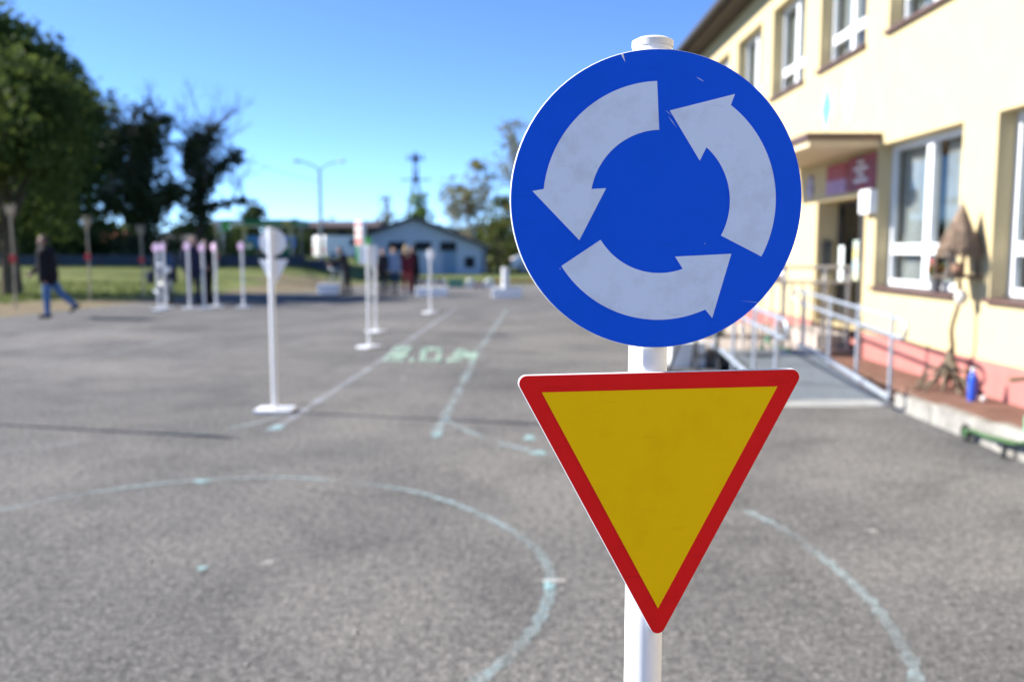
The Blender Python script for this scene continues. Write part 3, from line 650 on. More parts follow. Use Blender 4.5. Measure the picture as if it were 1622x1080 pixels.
# bird feeder on a root-legged stem
def feeder():
    X = 4.20; Yb = 8.40
    t = thing('bird_feeder', 'rustic wooden bird feeder with tall thatched cone roof beside the wall', 'bird feeder', (X, Yb, .15))
    stem_m = mat('feeder_wood', (.085, .06, .045), .9, var=.3, scale=9, bump=.6); thatch = mat('thatch', (.33, .245, .18), .95, var=.3, scale=14, bump=.6, spec=.1)
    MB().tube(spline([(-.03, 0, .06), (.02, .01, .35), (-.005, 0, .6), (.05, 0, .85), (.04, 0, 1.15)], 5), [.026-.0006*i for i in range(21)], 9).build('stem', stem_m, t, True)
    for i in range(13):
        a = i*.483+.2; l = .33+.07*math.sin(i*2.2); c_, s_ = math.cos(a)*(.95 if math.cos(a) < 0 else .5), math.sin(a)
        MB().tube(spline([(0, 0, .30+.05*(i % 3)), (.08*c_, .10*s_, .17+.05*(i % 2)), (.22*c_, .22*s_, .06+.07*((i*7) % 3)), (l*c_, l*s_*.9, .015)], 4), [.024-.001*j for j in range(13)], 7).build('root_leg', mat('root_wood', (.17, .135, .09), .95, var=.3, scale=8), t, True)
    MB().b2((-.15, -.15, 1.08), (.17, .15, 1.11)).build('floor_board', stem_m, t)
    for sx in (-.12, .14):
        for sy in (-.13, .13): MB().tube([(sx, sy, 1.11), (sx*.97, sy*.97, 1.36)], .018, 8).build('post', stem_m, t, True)
    MB().ball((.02, 0, 1.17), (.07, .07, .06), 10, 6).build('seed_cup', mat('clay_cup', (.35, .2, .13), .8, var=.1), t, True)
    # roof of many straw bundles
    apex = Vector((.04, 0, 1.80)); rf = MB().tube([(.02, 0, 1.33), (.035, 0, 1.6), apex], [.165, .07, .006], 18).build('roof', thatch, t, True)
    st = MB()
    for i in range(520):
        a = random.uniform(0, 6.283); r1 = random.uniform(.165, .20); z1 = 1.33+random.uniform(-.06, .03); p1 = Vector((.02+r1*math.cos(a), r1*math.sin(a), z1))
        q = random.uniform(.0, .5); p0 = apex.lerp(p1, q); st.tube([p0, p0.lerp(p1, .55)+Vector((0, 0, -.012)), p1], [.0025, .0045, .0025], 4)
    o = st.build('straw', thatch, rf); o['kind'] = 'stuff'
    MB().ball((.06, -.02, .90), (.06, .06, .075), 10, 7).build('fat_ball', mat('suet', (.62, .60, .55), .9, var=.1), t, True)
    MB().tube([(.06, -.02, .99), (.05, -.01, 1.09)], .006, 6).build('string', stem_m, t)
feeder()
def bottle():
    p = onX(1540, 622, 4.12); t = thing('bottle', 'blue plastic bottle with white cap standing on the brown walk', 'bottle', (4.12, p.y, .15))
    MB().tube([(0, 0, 0), (0, 0, .015), (0, 0, .20), (0, 0, .235), (0, 0, .26), (0, 0, .275)], [.030, .038, .038, .030, .016, .015], 20).build('body', mat('blue_plastic', (.03, .10, .60), .3, var=.06), t, True)
    MB().tube([(0, 0, .27), (0, 0, .30)], .022, 16).build('cap', white_paint, t, True)
    q = thing('ball', 'small pale ball lying beside the blue bottle', 'ball', (4.19, p.y-.07, .15)); MB().ball((0, 0, .03), .031, 14, 9).build('ball_shell', mat('pale_rubber', (.55, .52, .50), .6, var=.1), q, True)
bottle()
def sill_pots():
    for i, (yy, col, lab) in enumerate(((10.25, (.05, .35, .10), 'green flowerpot with leafy plant inside the ground floor window'), (9.95, (.45, .10, .10), 'red flowerpot with leafy plant inside the ground floor window'), (9.35, (.10, .10, .11), 'dark planter with red flowers on the window sill'))):
        xo = XF+REV+.22 if i < 2 else XF+.08
        z0 = ZL[0]+.45 if i < 2 else ZL[0]+.004
        if i < 2: z0 = ZL[0]+.03
        t = thing('potted_plant', lab, 'plant', (xo, yy, z0)); s = 1.0
        MB().tube([(0, 0, 0), (0, 0, .13)], [.05, .065], 14).build('pot', mat('pot%d' % i, col, .6, var=.1), t, True)
        lf = MB()
        for k in range(26):
            a = random.uniform(0, 6.28); e = Vector((math.cos(a)*.08, math.sin(a)*.09, random.uniform(.16, .34))); lf.add([(0, 0, .12), e+Vector((.02, .02, -.03)), e, e+Vector((-.02, -.02, -.03))], [(0, 1, 2, 3)])
        lf.build('leaves', MATS['grass_blade'], t)
        if i == 2:
            fl = MB()
            for k in range(14): fl.ball((random.uniform(-.05, .05), random.uniform(-.09, .09), random.uniform(.2, .33)), .02, 6, 4)
            fl.build('flowers', MATS['flower_red'], t)['kind'] = 'stuff'
sill_pots()
# shelf inside carrying the two pots
MB().b2((REV+.052, 8.80-9, ZL[0]-.02), (REV+.34, 10.76-9, ZL[0]+.03)).build('inner_sill', pvc, sch)

def toy_scooter(label, loc, rz, main, s=1.0, ly=1.0):
    t = thing('toy_scooter', label, 'scooter', loc, rz)
    t.scale = (s, s, s)
    y = lambda v: v*ly
    MB().tube(spline([(0, 0, .10), (0, y(.18), .11), (0, y(.42), .13), (0, y(.62), .22)], 5), .013, 10).build('frame', main, t, True)
    MB().box((0, y(.34), .128), (.09, y(.30), .016), Matrix.Rotation(.08, 3, 'X'), 0, .006).build('deck', main, t, True)
    for yy in (-.02, y(.70)):
        w = MB(); w.tube([(.0, yy+.056*math.cos(a), .071+.056*math.sin(a)) for a in np.linspace(0, 2*math.pi, 21)[:-1]], .014, 8, closed=True); o = w.build('wheel', black_plastic, t, True)
        MB().tube([(-.012, yy, .071), (.012, yy, .071)], .034, 14).build('hub', main, o, True)
        MB().tube([(-.03, yy, .071), (.03, yy, .071)], .008, 8).build('axle', dark_metal, o, True)
    for sx in (-.022, .022): MB().tube([(sx, -.02, .071), (sx*.6, .08, .11)], .008, 8).build('fork', main, t, True)
    MB().tube([(0, y(.70), .085), (0, y(.66), .25), (0, y(.60), .62)], .016, 10).build('steering_tube', dark_metal, t, True)
    MB().tube([(-.19, y(.585), .62), (0, y(.60), .64), (.19, y(.585), .62)], .013, 10).build('handlebar', main, t, True)
    MB().tube([(.0, y(.36), .13), (.012, y(.36), .0)], .017, 8).build('kickstand', black_plastic, t, True)
    MB().box((0, y(.56), .30), (.07, .08, .14), None, 0, .015).build('front_block', mat('mint_plastic', (.16, .42, .26), .5), t, True)
    MB().tube([(0, y(.55), .19), (0, y(.56), .25)], .012, 8).build('block_stem', main, t, True)
    return t
p = onZ(1537, 700); toy_scooter('green toy scooter parked along the concrete kerb', (3.56, p.y, .0), R(180), mat('moss_green_paint', (.055, .13, .045), .5, var=.15), 1.0, 1.5)
toy_scooter('small green toy scooter standing on the ramp landing', (3.42, 10.85, .222), R(40), green_plastic, .55)

def trestle():
    b = onZ(1125, 590); t = thing('metal_stand', 'black metal folding stand left of the ramp', 'stand', (b.x, b.y, 0))
    for x in (-.16, .10):
        MB().tube([(x, -.06, 0), (x+.02, .30, .62)], .02, 8).build('leg', dark_metal, t, True); MB().tube([(x, .36, 0), (x, -.02, .62)], .02, 8).build('leg', dark_metal, t, True)
    for z, yy in ((.60, .0), (.60, .29), (.2, .06)): MB().tube([(-.2, yy, z), (.14, yy, z)], .018, 8).build('crossbar', dark_metal, t, True)
    MB().b2((-.22, -.06, .62), (.16, .34, .64)).build('top', dark_metal, t)
    c = onZ(1092, 584); q = thing('crate', 'white plastic crate standing on the asphalt behind the metal stand', 'crate', (c.x, c.y+.25, 0))
    mbx = MB(); mbx.b2((-.22, -.16, 0), (.22, .16, .03)); mbx.b2((-.22, -.16, .03), (.22, -.145, .30)); mbx.b2((-.22, .145, .03), (.22, .16, .30)); mbx.b2((-.22, -.145, .03), (-.205, .145, .30)); mbx.b2((.205, -.145, .03), (.22, .145, .30)); mbx.build('shell', white_board, q)
    MB().b2((-.235, -.175, .30), (.235, .175, .325), 0, .008).build('lid', white_board, q, True)
    d = onZ(1075, 592); u = thing('bicycle_pump', 'black foot pump leaning against the white crate', 'pump', (d.x-.06, d.y+.1, 0))
    MB().b2((-.12, -.06, 0), (.12, .06, .025)).build('foot_plate', dark_metal, u); MB().tube([(-.06, 0, .02), (.10, .02, .42)], .022, 10).build('barrel', black_plastic, u, True); MB().tube([(.03, -.02, .45), (.17, .06, .43)], .015, 8).build('grip', black_plastic, u, True)
trestle()

# ------------------------------------------------------------------ white course blocks and small course furniture
def block(label, x0, x1, yb, h, post=False):
    a, b = onZ(x0, yb), onZ(x1, yb); w = b.x-a.x; t = thing('course_block', label, 'barrier', ((a.x+b.x)/2, a.y+.14, 0))
    MB().b2((-w/2, -.13, 0), (w/2, .13, h), 0, .05).build('body', white_board, t, True)
    MB().b2((-w/2+.04, -.16, 0), (w/2-.04, .16, .05), 0, .015).build('foot', grey_back, t, True)
    if post:
        MB().tube([(-.05, 0, h-.02), (-.05, 0, h+.58)], .11, 20).build('post', white_board, t, True); MB().tube([(-.05, 0, h+.58), (-.05, 0, h+.61), (-.05, 0, h+.63)], [.115, .115, .09], 20).build('post_cap', white_board, t, True)
block('white barrier block standing by the lawn near the dark clothed visitor', 502, 536, 466, .34)
block('white barrier block lying behind the slim pole with small round sign', 657, 709, 469, .28)
block('white barrier block carrying a short white post', 779, 827, 472, .31, True)
def tyre(label, x, y, m):
    p = onZ(x, y); t = thing('painted_tyre', label, 'tyre', (p.x, p.y, 0))
    MB().tube([(.13*math.cos(a), 0, .17+.13*math.sin(a)) for a in np.linspace(0, 6.283, 25)[:-1]], .055, 10, closed=True).build('tyre_ring', m, t, True)
    MB().b2((-.15, -.07, 0), (.15, .07, .03)).build('foot', m, t)
tyre('white painted tyre beside the green crate on the course', 745, 455, white_board); tyre('white painted tyre between red planks on the course', 775, 455, white_board)
def plank(label, x0, x1, y, h, cols, n):
    a, b = onZ(x0, y), onZ(x1, y); t = thing('course_plank', label, 'barrier', (a.x, a.y, 0)); w = (b.x-a.x)/n
    for i in range(n): MB().b2((i*w+.004, -.04, .07), ((i+1)*w-.004, .04, .07+h)).build('segment', cols[i % len(cols)], t)
    MB().b2((0, -.03, .08), (w*n, .03, .07+h*.8)).build('core', dark_metal, t)
    for x in (w*.4, w*n-w*.4): MB().b2((x-.03, -.12, 0), (x+.03, .12, .09)).build('foot', dark_metal, t)
plank('low red and white striped plank on the far side of the yard', 752, 769, 457, .16, [red_paint, white_board], 4)
plank('long low red plank at the end of the yard', 782, 860, 449, .09, [red_paint, mat('red_faded', (.42, .10, .09), .6)], 6)
plank('long dark red plank in front of the blue house', 655, 706, 452, .18, [mat('maroon', (.16, .03, .035), .6, var=.1), white_board, MATS['maroon'], grey_back], 8)
def crate_g():
    p = onZ(722, 455); t = thing('crate', 'low green crate in front of the blue house', 'crate', (p.x, p.y+.2, 0)); tealm = mat('teal_plastic', (.05, .25, .19), .5, var=.1)
    MB().b2((-.30, -.2, 0), (.30, .2, .04)).build('bottom', tealm, t)
    for z in (.04, .14, .24):
        MB().b2((-.30, -.2, z+.005), (.30, -.18, z+.08)).build('slat', tealm, t); MB().b2((-.30, .18, z+.005), (.30, .2, z+.08)).build('slat', tealm, t)
    for x in (-.29, .29): MB().b2((x-.011, -.178, .04), (x+.011, .178, .32)).build('side', tealm, t)
crate_g()

# ------------------------------------------------------------------ people
SKIN = mat('skin', (.46, .27, .19), .6, var=.06); HAIRS = {'brown': mat('hair_brown', (.06, .035, .02), .7, var=.2), 'grey': mat('hair_grey', (.28, .25, .22), .7, var=.2), 'blond': mat('hair_blond', (.50, .36, .18), .7, var=.15), 'dark': mat('hair_dark', (.02, .016, .014), .7, var=.2)}
EYE = mat('eye_dark', (.03, .02, .02), .3); LIP = mat('lips', (.36, .14, .12), .6)
def cloth(nm, c, v=.15): return mat('cloth_'+nm, c, .9, var=v, scale=9, bump=.4, bscale=25, spec=.15)
def person(label, x, y, tall, yaw, top, legs, shoe, hair, pose, jacket_len=.0, long_hair=False, bulk=1.12):
    b = onZ(x, y); s = tall/1.75; prim = []
    def cap(l, a, b_, r0, r1):
        k = bulk if l == 'top' else (1+(bulk-1)*.4 if l == 'legs' else 1.0); r0 *= k; r1 *= k
        prim.append((l, Vector(a)*s, Vector(b_)*s, r0*s, r1*s))
    hipz = .93+pose.get('drop', 0); ln = pose.get('lean', 0)              # forward is +Y
    ch = Vector((0, math.sin(ln)*.46, hipz+.46*math.cos(ln))); nk = ch+Vector((0, math.sin(ln)*.12+.01, .09))
    hd = nk+Vector((pose.get('hx', 0), .035+pose.get('hy', 0), .145))
    pel = Vector((0, 0, hipz))
    cap('legs', pel+Vector((-.07, 0, 0)), pel+Vector((.07, 0, 0)), .125, .125)
    mid = pel.lerp(ch, .45)
    cap('top', pel+Vector((-.06, 0, .03-jacket_len)), mid+Vector((-.07, 0, 0)), .135, .125); cap('top', pel+Vector((.06, 0, .03-jacket_len)), mid+Vector((.07, 0, 0)), .135, .125)
    cap('top', mid+Vector((-.07, 0, 0)), ch+Vector((-.10, 0, -.03)), .125, .115); cap('top', mid+Vector((.07, 0, 0)), ch+Vector((.10, 0, -.03)), .125, .115); cap('top', mid, ch, .13, .12)
    cap('top', ch+Vector((-.155, 0, .02)), ch+Vector((.155, 0, .02)), .072, .072)
    cap('skin', ch+Vector((0, .005, .03)), hd+Vector((0, -.02, -.08)), .058, .054); cap('top', ch+Vector((0, 0, .04)), ch+Vector((0, 0, .075)), .085, .068)
    # head
    cap('skin', hd+Vector((0, .015, -.055)), hd+Vector((0, -.005, .035)), .066, .084); cap('skin', hd+Vector((0, .045, -.085)), hd+Vector((0, .03, -.05)), .038, .05)
    cap('skin', hd+Vector((0, .085, .0)), hd+Vector((0, .104, -.03)), .010, .015)
    for sx in (-1, 1):
        cap('eye', hd+Vector((sx*.031, .078, .008)), hd+Vector((sx*.033, .078, .008)), .0125, .0125); cap('skin', hd+Vector((sx*.083, -.005, -.02)), hd+Vector((sx*.086, -.012, .012)), .014, .018)
    cap('lip', hd+Vector((-.018, .083, -.063)), hd+Vector((.018, .083, -.063)), .010, .010)
    cap('hair', hd+Vector((0, -.025, .035)), hd+Vector((0, -.02, .055)), .088, .083); cap('hair', hd+Vector((0, -.05, -.02)), hd+Vector((0, -.04, .03)), .07, .08)
    if long_hair:
        cap('hair', hd+Vector((-.05, -.05, .0)), ch+Vector((-.07, -.10, -.02)), .06, .035); cap('hair', hd+Vector((.05, -.05, .0)), ch+Vector((.07, -.10, -.02)), .06, .035); cap('hair', hd+Vector((0, -.07, 0)), ch+Vector((0, -.12, -.05)), .06, .04)
    # arms: (shoulder swing forward, outward, elbow bend)
    for i, sx in enumerate((-1, 1)):
        sw, out, eb = pose['arms'][i]; sh = ch+Vector((sx*.19, 0, .015))
        d1 = Vector((sx*math.sin(out), math.sin(sw)*math.cos(out), -math.cos(sw)*math.cos(out))); el = sh+d1*.29
        d2 = Vector((sx*math.sin(out)*.5-sx*.12*math.sin(eb), math.sin(sw+eb), -math.cos(sw+eb))).normalized(); wr = el+d2*.25
        cap('top', sh, el, .066, .052); cap('top', el, wr-d2*.02, .052, .042); cap('skin', wr-d2*.03, wr+d2*.02, .030, .029)
        pc = wr+d2*.065; side = d2.cross(Vector((sx, 0, 0))); side = side.normalized() if side.length > .01 else Vector((0, 1, 0))
        pn = side.cross(d2).normalized()
        cap('skin', wr+d2*.02+side*.012, pc+side*.022, .022, .02); cap('skin', wr+d2*.02-side*.012, pc-side*.022, .022, .02)
        for j in range(4):
            o = side*(.030-.020*j); l1 = (.042, .048, .045, .036)[j]; k0 = pc+d2*.018+o; k1 = k0+d2*l1-pn*sx*.008; k2 = k1+d2*l1*.7-pn*sx*.022
            cap('skin', k0, k1, .0098, .0092); cap('skin', k1, k2, .0092, .0082)
        t0 = wr+d2*.035+side*.03; t1 = t0+d2*.035+side*.028; cap('skin', t0, t1, .013, .011); cap('skin', t1, t1+d2*.03+side*.004-pn*sx*.006, .011, .009)
    for i, sx in enumerate((-1, 1)):
        th, kn = pose['legs'][i]; hp = pel+Vector((sx*.092, 0, -.03))
        d1 = Vector((sx*.02, math.sin(th), -math.cos(th))); k_ = hp+d1*.42; d2 = Vector((0, math.sin(th-kn), -math.cos(th-kn))); an = k_+d2*.40
        cap('legs', hp, k_, .098, .066); cap('legs', k_, an, .064, .048)
        f = Vector((0, math.cos((th-kn)*.8), math.sin((th-kn)*.8))); heel = an-f*.05+d2*.045; toe = an+f*.15+d2*.052
        cap('shoe', an, an+d2*.03, .048, .045); cap('shoe', heel, toe, .042, .036)
    lowest = min(min(a.z-r0, c.z-r1) for l, a, c, r0, r1 in prim)
    mb = MB(); rr = []
    for l, a, c, r0, r1 in prim:
        a = a-Vector((0, 0, lowest)); c = c-Vector((0, 0, lowest)); rr.append((l, a, c, r0, r1)); ax = (c-a); L_ = max(ax.length, 1e-4); t = ax/L_ if ax.length > 1e-4 else Vector((0, 0, 1))
        pts, rad = [], []
        for q in np.linspace(-1, 0, 4)[:-1]: pts.append(a+t*r0*q*.999); rad.append(max(.0012, r0*math.sqrt(max(0, 1-q*q))))
        pts += [a, c]; rad += [r0, r1]
        for q in np.linspace(0, 1, 4)[1:]: pts.append(c+t*r1*q*.999); rad.append(max(.0012, r1*math.sqrt(max(0, 1-q*q))))
        mb.tube(pts, rad, 10)
    tmp = mb.build('tmp_body', SKIN); m_ = tmp.modifiers.new('r', 'REMESH'); m_.mode = 'VOXEL'; m_.voxel_size = .0105; m2 = tmp.modifiers.new('s', 'SMOOTH'); m2.iterations = 3; m2.factor = .5
    dg = bpy.context.evaluated_depsgraph_get(); me = bpy.data.meshes.new_from_object(tmp.evaluated_get(dg)); bpy.data.objects.remove(tmp)
    nf = len(me.polygons); cen = np.empty(nf*3); me.polygons.foreach_get('center', cen); cen = cen.reshape(-1, 3)
    best = np.full(nf, 9.); lab = np.zeros(nf, int); names = ['skin', 'top', 'legs', 'shoe', 'hair', 'eye', 'lip']
    for l, a, c, r0, r1 in rr:
        A_ = np.array(a); D = np.array(c)-A_; t = np.clip(((cen-A_)@D)/max(D@D, 1e-8), 0, 1); d = np.linalg.norm(cen-(A_+t[:, None]*D), axis=1)-(r0+(r1-r0)*t)
        if l in ('eye', 'lip'): d = d-.004
        k = d < best; best[k] = d[k]; lab[k] = names.index(l)
    me.materials.clear()
    for q in (SKIN, top, legs, shoe, HAIRS[hair], EYE, LIP): me.materials.append(q)
    me.polygons.foreach_set('material_index', lab); me.polygons.foreach_set('use_smooth', [True]*nf); me.name = 'person'
    o = bpy.data.objects.new('person', me); COL.objects.link(o); o.location = (b.x, b.y, 0); o.rotation_euler = (0, 0, yaw)
    return tag(o, label, 'person')
black_c = cloth('black', (.012, .012, .015)); navy = cloth('navy', (.018, .024, .055)); jeans = cloth('jeans', (.07, .15, .33)); djeans = cloth('dark_jeans', (.02, .04, .09)); shoe_b = cloth('shoe', (.02, .02, .02))
greyblue = cloth('greyblue', (.22, .29, .40)); maroon_c = cloth('maroon', (.12, .02, .03)); charcoal = cloth('charcoal', (.035, .033, .035)); redp = cloth('red_trousers', (.28, .04, .05)); white_shoe = cloth('white_shoe', (.6, .6, .6))
ST = dict(arms=((.1, .12, .25), (.05, .12, .3)), legs=((.04, .06), (-.04, .05)))
person('man in black jacket and blue jeans striding past the lawn', 80, 503, 1.80, R(112), black_c, jeans, shoe_b, 'brown', dict(lean=.05, arms=((-.25, .1, .5), (.35, .1, .5)), legs=((.10, .10), (-.50, .25)), drop=-.02), .10, False, 1.5)
person('officer in dark navy uniform standing behind the white poles with head bowed', 308, 482, 1.84, R(215), navy, navy, shoe_b, 'brown', dict(lean=.06, hy=.03, arms=((.3, .15, .6), (.1, .2, .3)), legs=((.05, .05), (-.05, .05))), .06, False, 1.4)
person('officer in black uniform standing beside the navy uniformed officer', 330, 480, 1.74, R(150), black_c, black_c, shoe_b, 'dark', dict(lean=.02, arms=((.2, .1, .9), (.1, .12, .4)), legs=((.03, .05), (-.05, .05))), .06, False, 1.3)
person('visitor in dark clothes leaning forward beside the white barrier block', 550, 466, 1.58, R(100), charcoal, charcoal, shoe_b, 'brown', dict(lean=.30, hy=.04, arms=((.9, .1, .4), (.7, .1, .5)), legs=((.12, .05), (-.14, .05))), .04)
person('person in dark clothes standing behind the square sign pole', 607, 467, 1.52, R(190), charcoal, black_c, shoe_b, 'dark', ST, .05)
person('person in pale blue jacket and dark jeans facing the yard', 625, 467, 1.55, R(170), greyblue, djeans, shoe_b, 'brown', ST, .05)
person('person with long blond hair in maroon top and red trousers', 645, 467, 1.62, R(20), maroon_c, redp, white_shoe, 'blond', dict(lean=.08, hy=.02, arms=((.5, .1, .8), (.2, .15, .5)), legs=((.08, .05), (-.06, .05))), .04, True)
person('person in long black coat standing next to the blond haired person', 658, 466, 1.60, R(60), black_c, charcoal, shoe_b, 'dark', dict(lean=.12, arms=((.3, .1, .6), (.3, .15, .6)), legs=((.06, .05), (-.08, .05))), .18)

# ------------------------------------------------------------------ bicycles and motorcycle
def wheel(parent, c, r, tr, tyre_m=black_plastic, rim_m=tin, spokes=12):
    w = MB().tube([(c[0], c[1]+r*math.cos(a), c[2]+r*math.sin(a)) for a in np.linspace(0, 6.2832, 33)[:-1]], tr, 8, closed=True).build('wheel', tyre_m, parent, True)
    MB().tube([(c[0], c[1]+(r-tr)*math.cos(a), c[2]+(r-tr)*math.sin(a)) for a in np.linspace(0, 6.2832, 33)[:-1]], tr*.7, 6, closed=True).build('rim', rim_m, w, True)
    sp = MB()
    for i in range(spokes): a = i*6.2832/spokes; sp.tube([(c[0], c[1], c[2]), (c[0], c[1]+(r-tr)*math.cos(a), c[2]+(r-tr)*math.sin(a))], .003 if tr < .03 else .012, 4)
    sp.build('spokes', rim_m, w); MB().tube([(c[0]-.05, c[1], c[2]), (c[0]+.05, c[1], c[2])], .022, 10).build('hub', rim_m, w, True)
def bicycle(label, x, y, rz, fm, s=.82):
    b = onZ(x, y); t = thing('bicycle', label, 'bicycle', (b.x, b.y, 0), rz); t.scale = (s, s, s)
    wheel(t, (0, -.52, .33), .31, .02); wheel(t, (0, .52, .33), .31, .02)
    seat_, bbk, head, headb, ra = (0, -.22, .78), (0, -.08, .29), (0, .36, .82), (0, .40, .68), (0, -.52, .33)
    fr = MB()
    for a, c in ((seat_, bbk), (bbk, headb), (seat_, head), (seat_, ra), (bbk, ra), (head, headb)): fr.tube([a, c], .018, 8)
    fr.build('frame', fm, t, True)
    MB().tube([headb, (0, .47, .5), (0, .52, .33)], .014, 8).build('fork', fm, t, True)
    MB().tube([(-.28, .26, .98), (-.2, .33, .97), (0, .35, .96), (.2, .33, .97), (.28, .26, .98)], .013, 8).build('handlebar', tin, t, True); MB().tube([head, (0, .35, .96)], .014, 8).build('stem', tin, t, True)
    MB().tube([seat_, (0, -.25, .90)], .013, 8).build('seat_post', tin, t, True); MB().ball((0, -.25, .92), (.075, .13, .035), 12, 6).build('saddle', black_plastic, t, True)
    MB().tube([(-.09, -.08, .29), (.09, -.08, .29)], .012, 8).build('crank', tin, t, True)
    for sx, dz in ((.1, -.15), (-.1, .15)): MB().tube([(sx, -.08, .29), (sx, -.08+.05, .29+dz)], .01, 8).build('crank_arm', tin, t, True); MB().box((sx*1.4, -.03, .29+dz), (.09, .07, .02)).build('pedal', black_plastic, t)
    MB().tube([(.05, -.3, .33), (.16, -.36, .0)], .01, 8).build('kickstand', dark_metal, t, True)
bicycle('silver child bicycle parked beside the square sign pole', 600, 466, R(35), mat('bike_silver', (.5, .52, .55), .25, var=.05, metal=.7))
bicycle('pale bicycle beside the visitor leaning forward', 536, 463, R(155), mat('bike_cream', (.62, .58, .48), .3, var=.05), .85)
def motorcycle():
    b = onZ(262, 481); t = thing('motorcycle', 'dark blue motorcycle with windscreen standing beside the officers', 'motorcycle', (b.x, b.y, 0), R(-152))
    bl = mat('motorcycle_paint', (.012, .018, .045), .3, var=.1)
    wheel(t, (0, -.72, .31), .25, .06, spokes=6); wheel(t, (0, .72, .31), .25, .055, spokes=6)
    MB().ball((0, .18, .82), (.17, .32, .17), 14, 9).build('tank', bl, t, True); MB().ball((0, -.30, .82), (.16, .40, .08), 14, 7).build('seat', black_plastic, t, True)
    MB().ball((0, .02, .45), (.20, .34, .22), 12, 8).build('engine', dark_metal, t, True); MB().ball((0, .62, .95), (.26, .20, .26), 14, 9).build('fairing', bl, t, True)
    ws = MB(); n = 9
    for i in range(n):
        a = (i-(n-1)/2)*.24; ws.v.append((.26*math.sin(a), .62+.18*math.cos(a), 1.08)); ws.v.append((.22*math.sin(a), .48+.14*math.cos(a), 1.42))
    ws.f = [(2*i, 2*i+2, 2*i+3, 2*i+1) for i in range(n-1)]; ws.m = [0]*(n-1); ws.build('windscreen', glass_mat('windscreen_glass', (.6, .7, .78), .2), t, True)
    for sx in (-.08, .08): MB().tube([(sx, .55, 1.0), (sx, .72, .31)], .028, 10).build('fork', tin, t, True); MB().tube([(sx*1.1, .0, .5), (sx*1.1, -.72, .31)], .025, 8).build('swing_arm', dark_metal, t, True)
    MB().tube([(-.38, .38, 1.08), (-.15, .50, 1.05), (.15, .50, 1.05), (.38, .38, 1.08)], .016, 8).build('handlebar', dark_metal, t, True)
    for sx in (-.34, .34): MB().ball((sx, .50, 1.22), (.06, .025, .045), 10, 6).build('mirror', black_plastic, t, True); MB().tube([(sx, .40, 1.08), (sx, .5, 1.2)], .007, 6).build('mirror_arm', dark_metal, t, True)
    for sx in (-.30, .30): MB().box((sx, -.62, .72), (.20, .46, .36), None, 0, .06).build('pannier', bl, t, True)
    MB().box((0, -.78, 1.0), (.40, .34, .28), None, 0, .06).build('top_case', bl, t, True); MB().box((0, -.72, .84), (.5, .3, .05)).build('rack', dark_metal, t)
    MB().ball((0, .83, .95), (.09, .04, .09), 12, 6).build('headlight', white_board, t, True); MB().tube([(.16, .2, .28), (.2, -.7, .33)], .04, 10).build('exhaust', tin, t, True)
    MB().tube([(-.10, -.1, .3), (-.26, -.12, 0)], .015, 8).build('side_stand', dark_metal, t, True)
motorcycle()

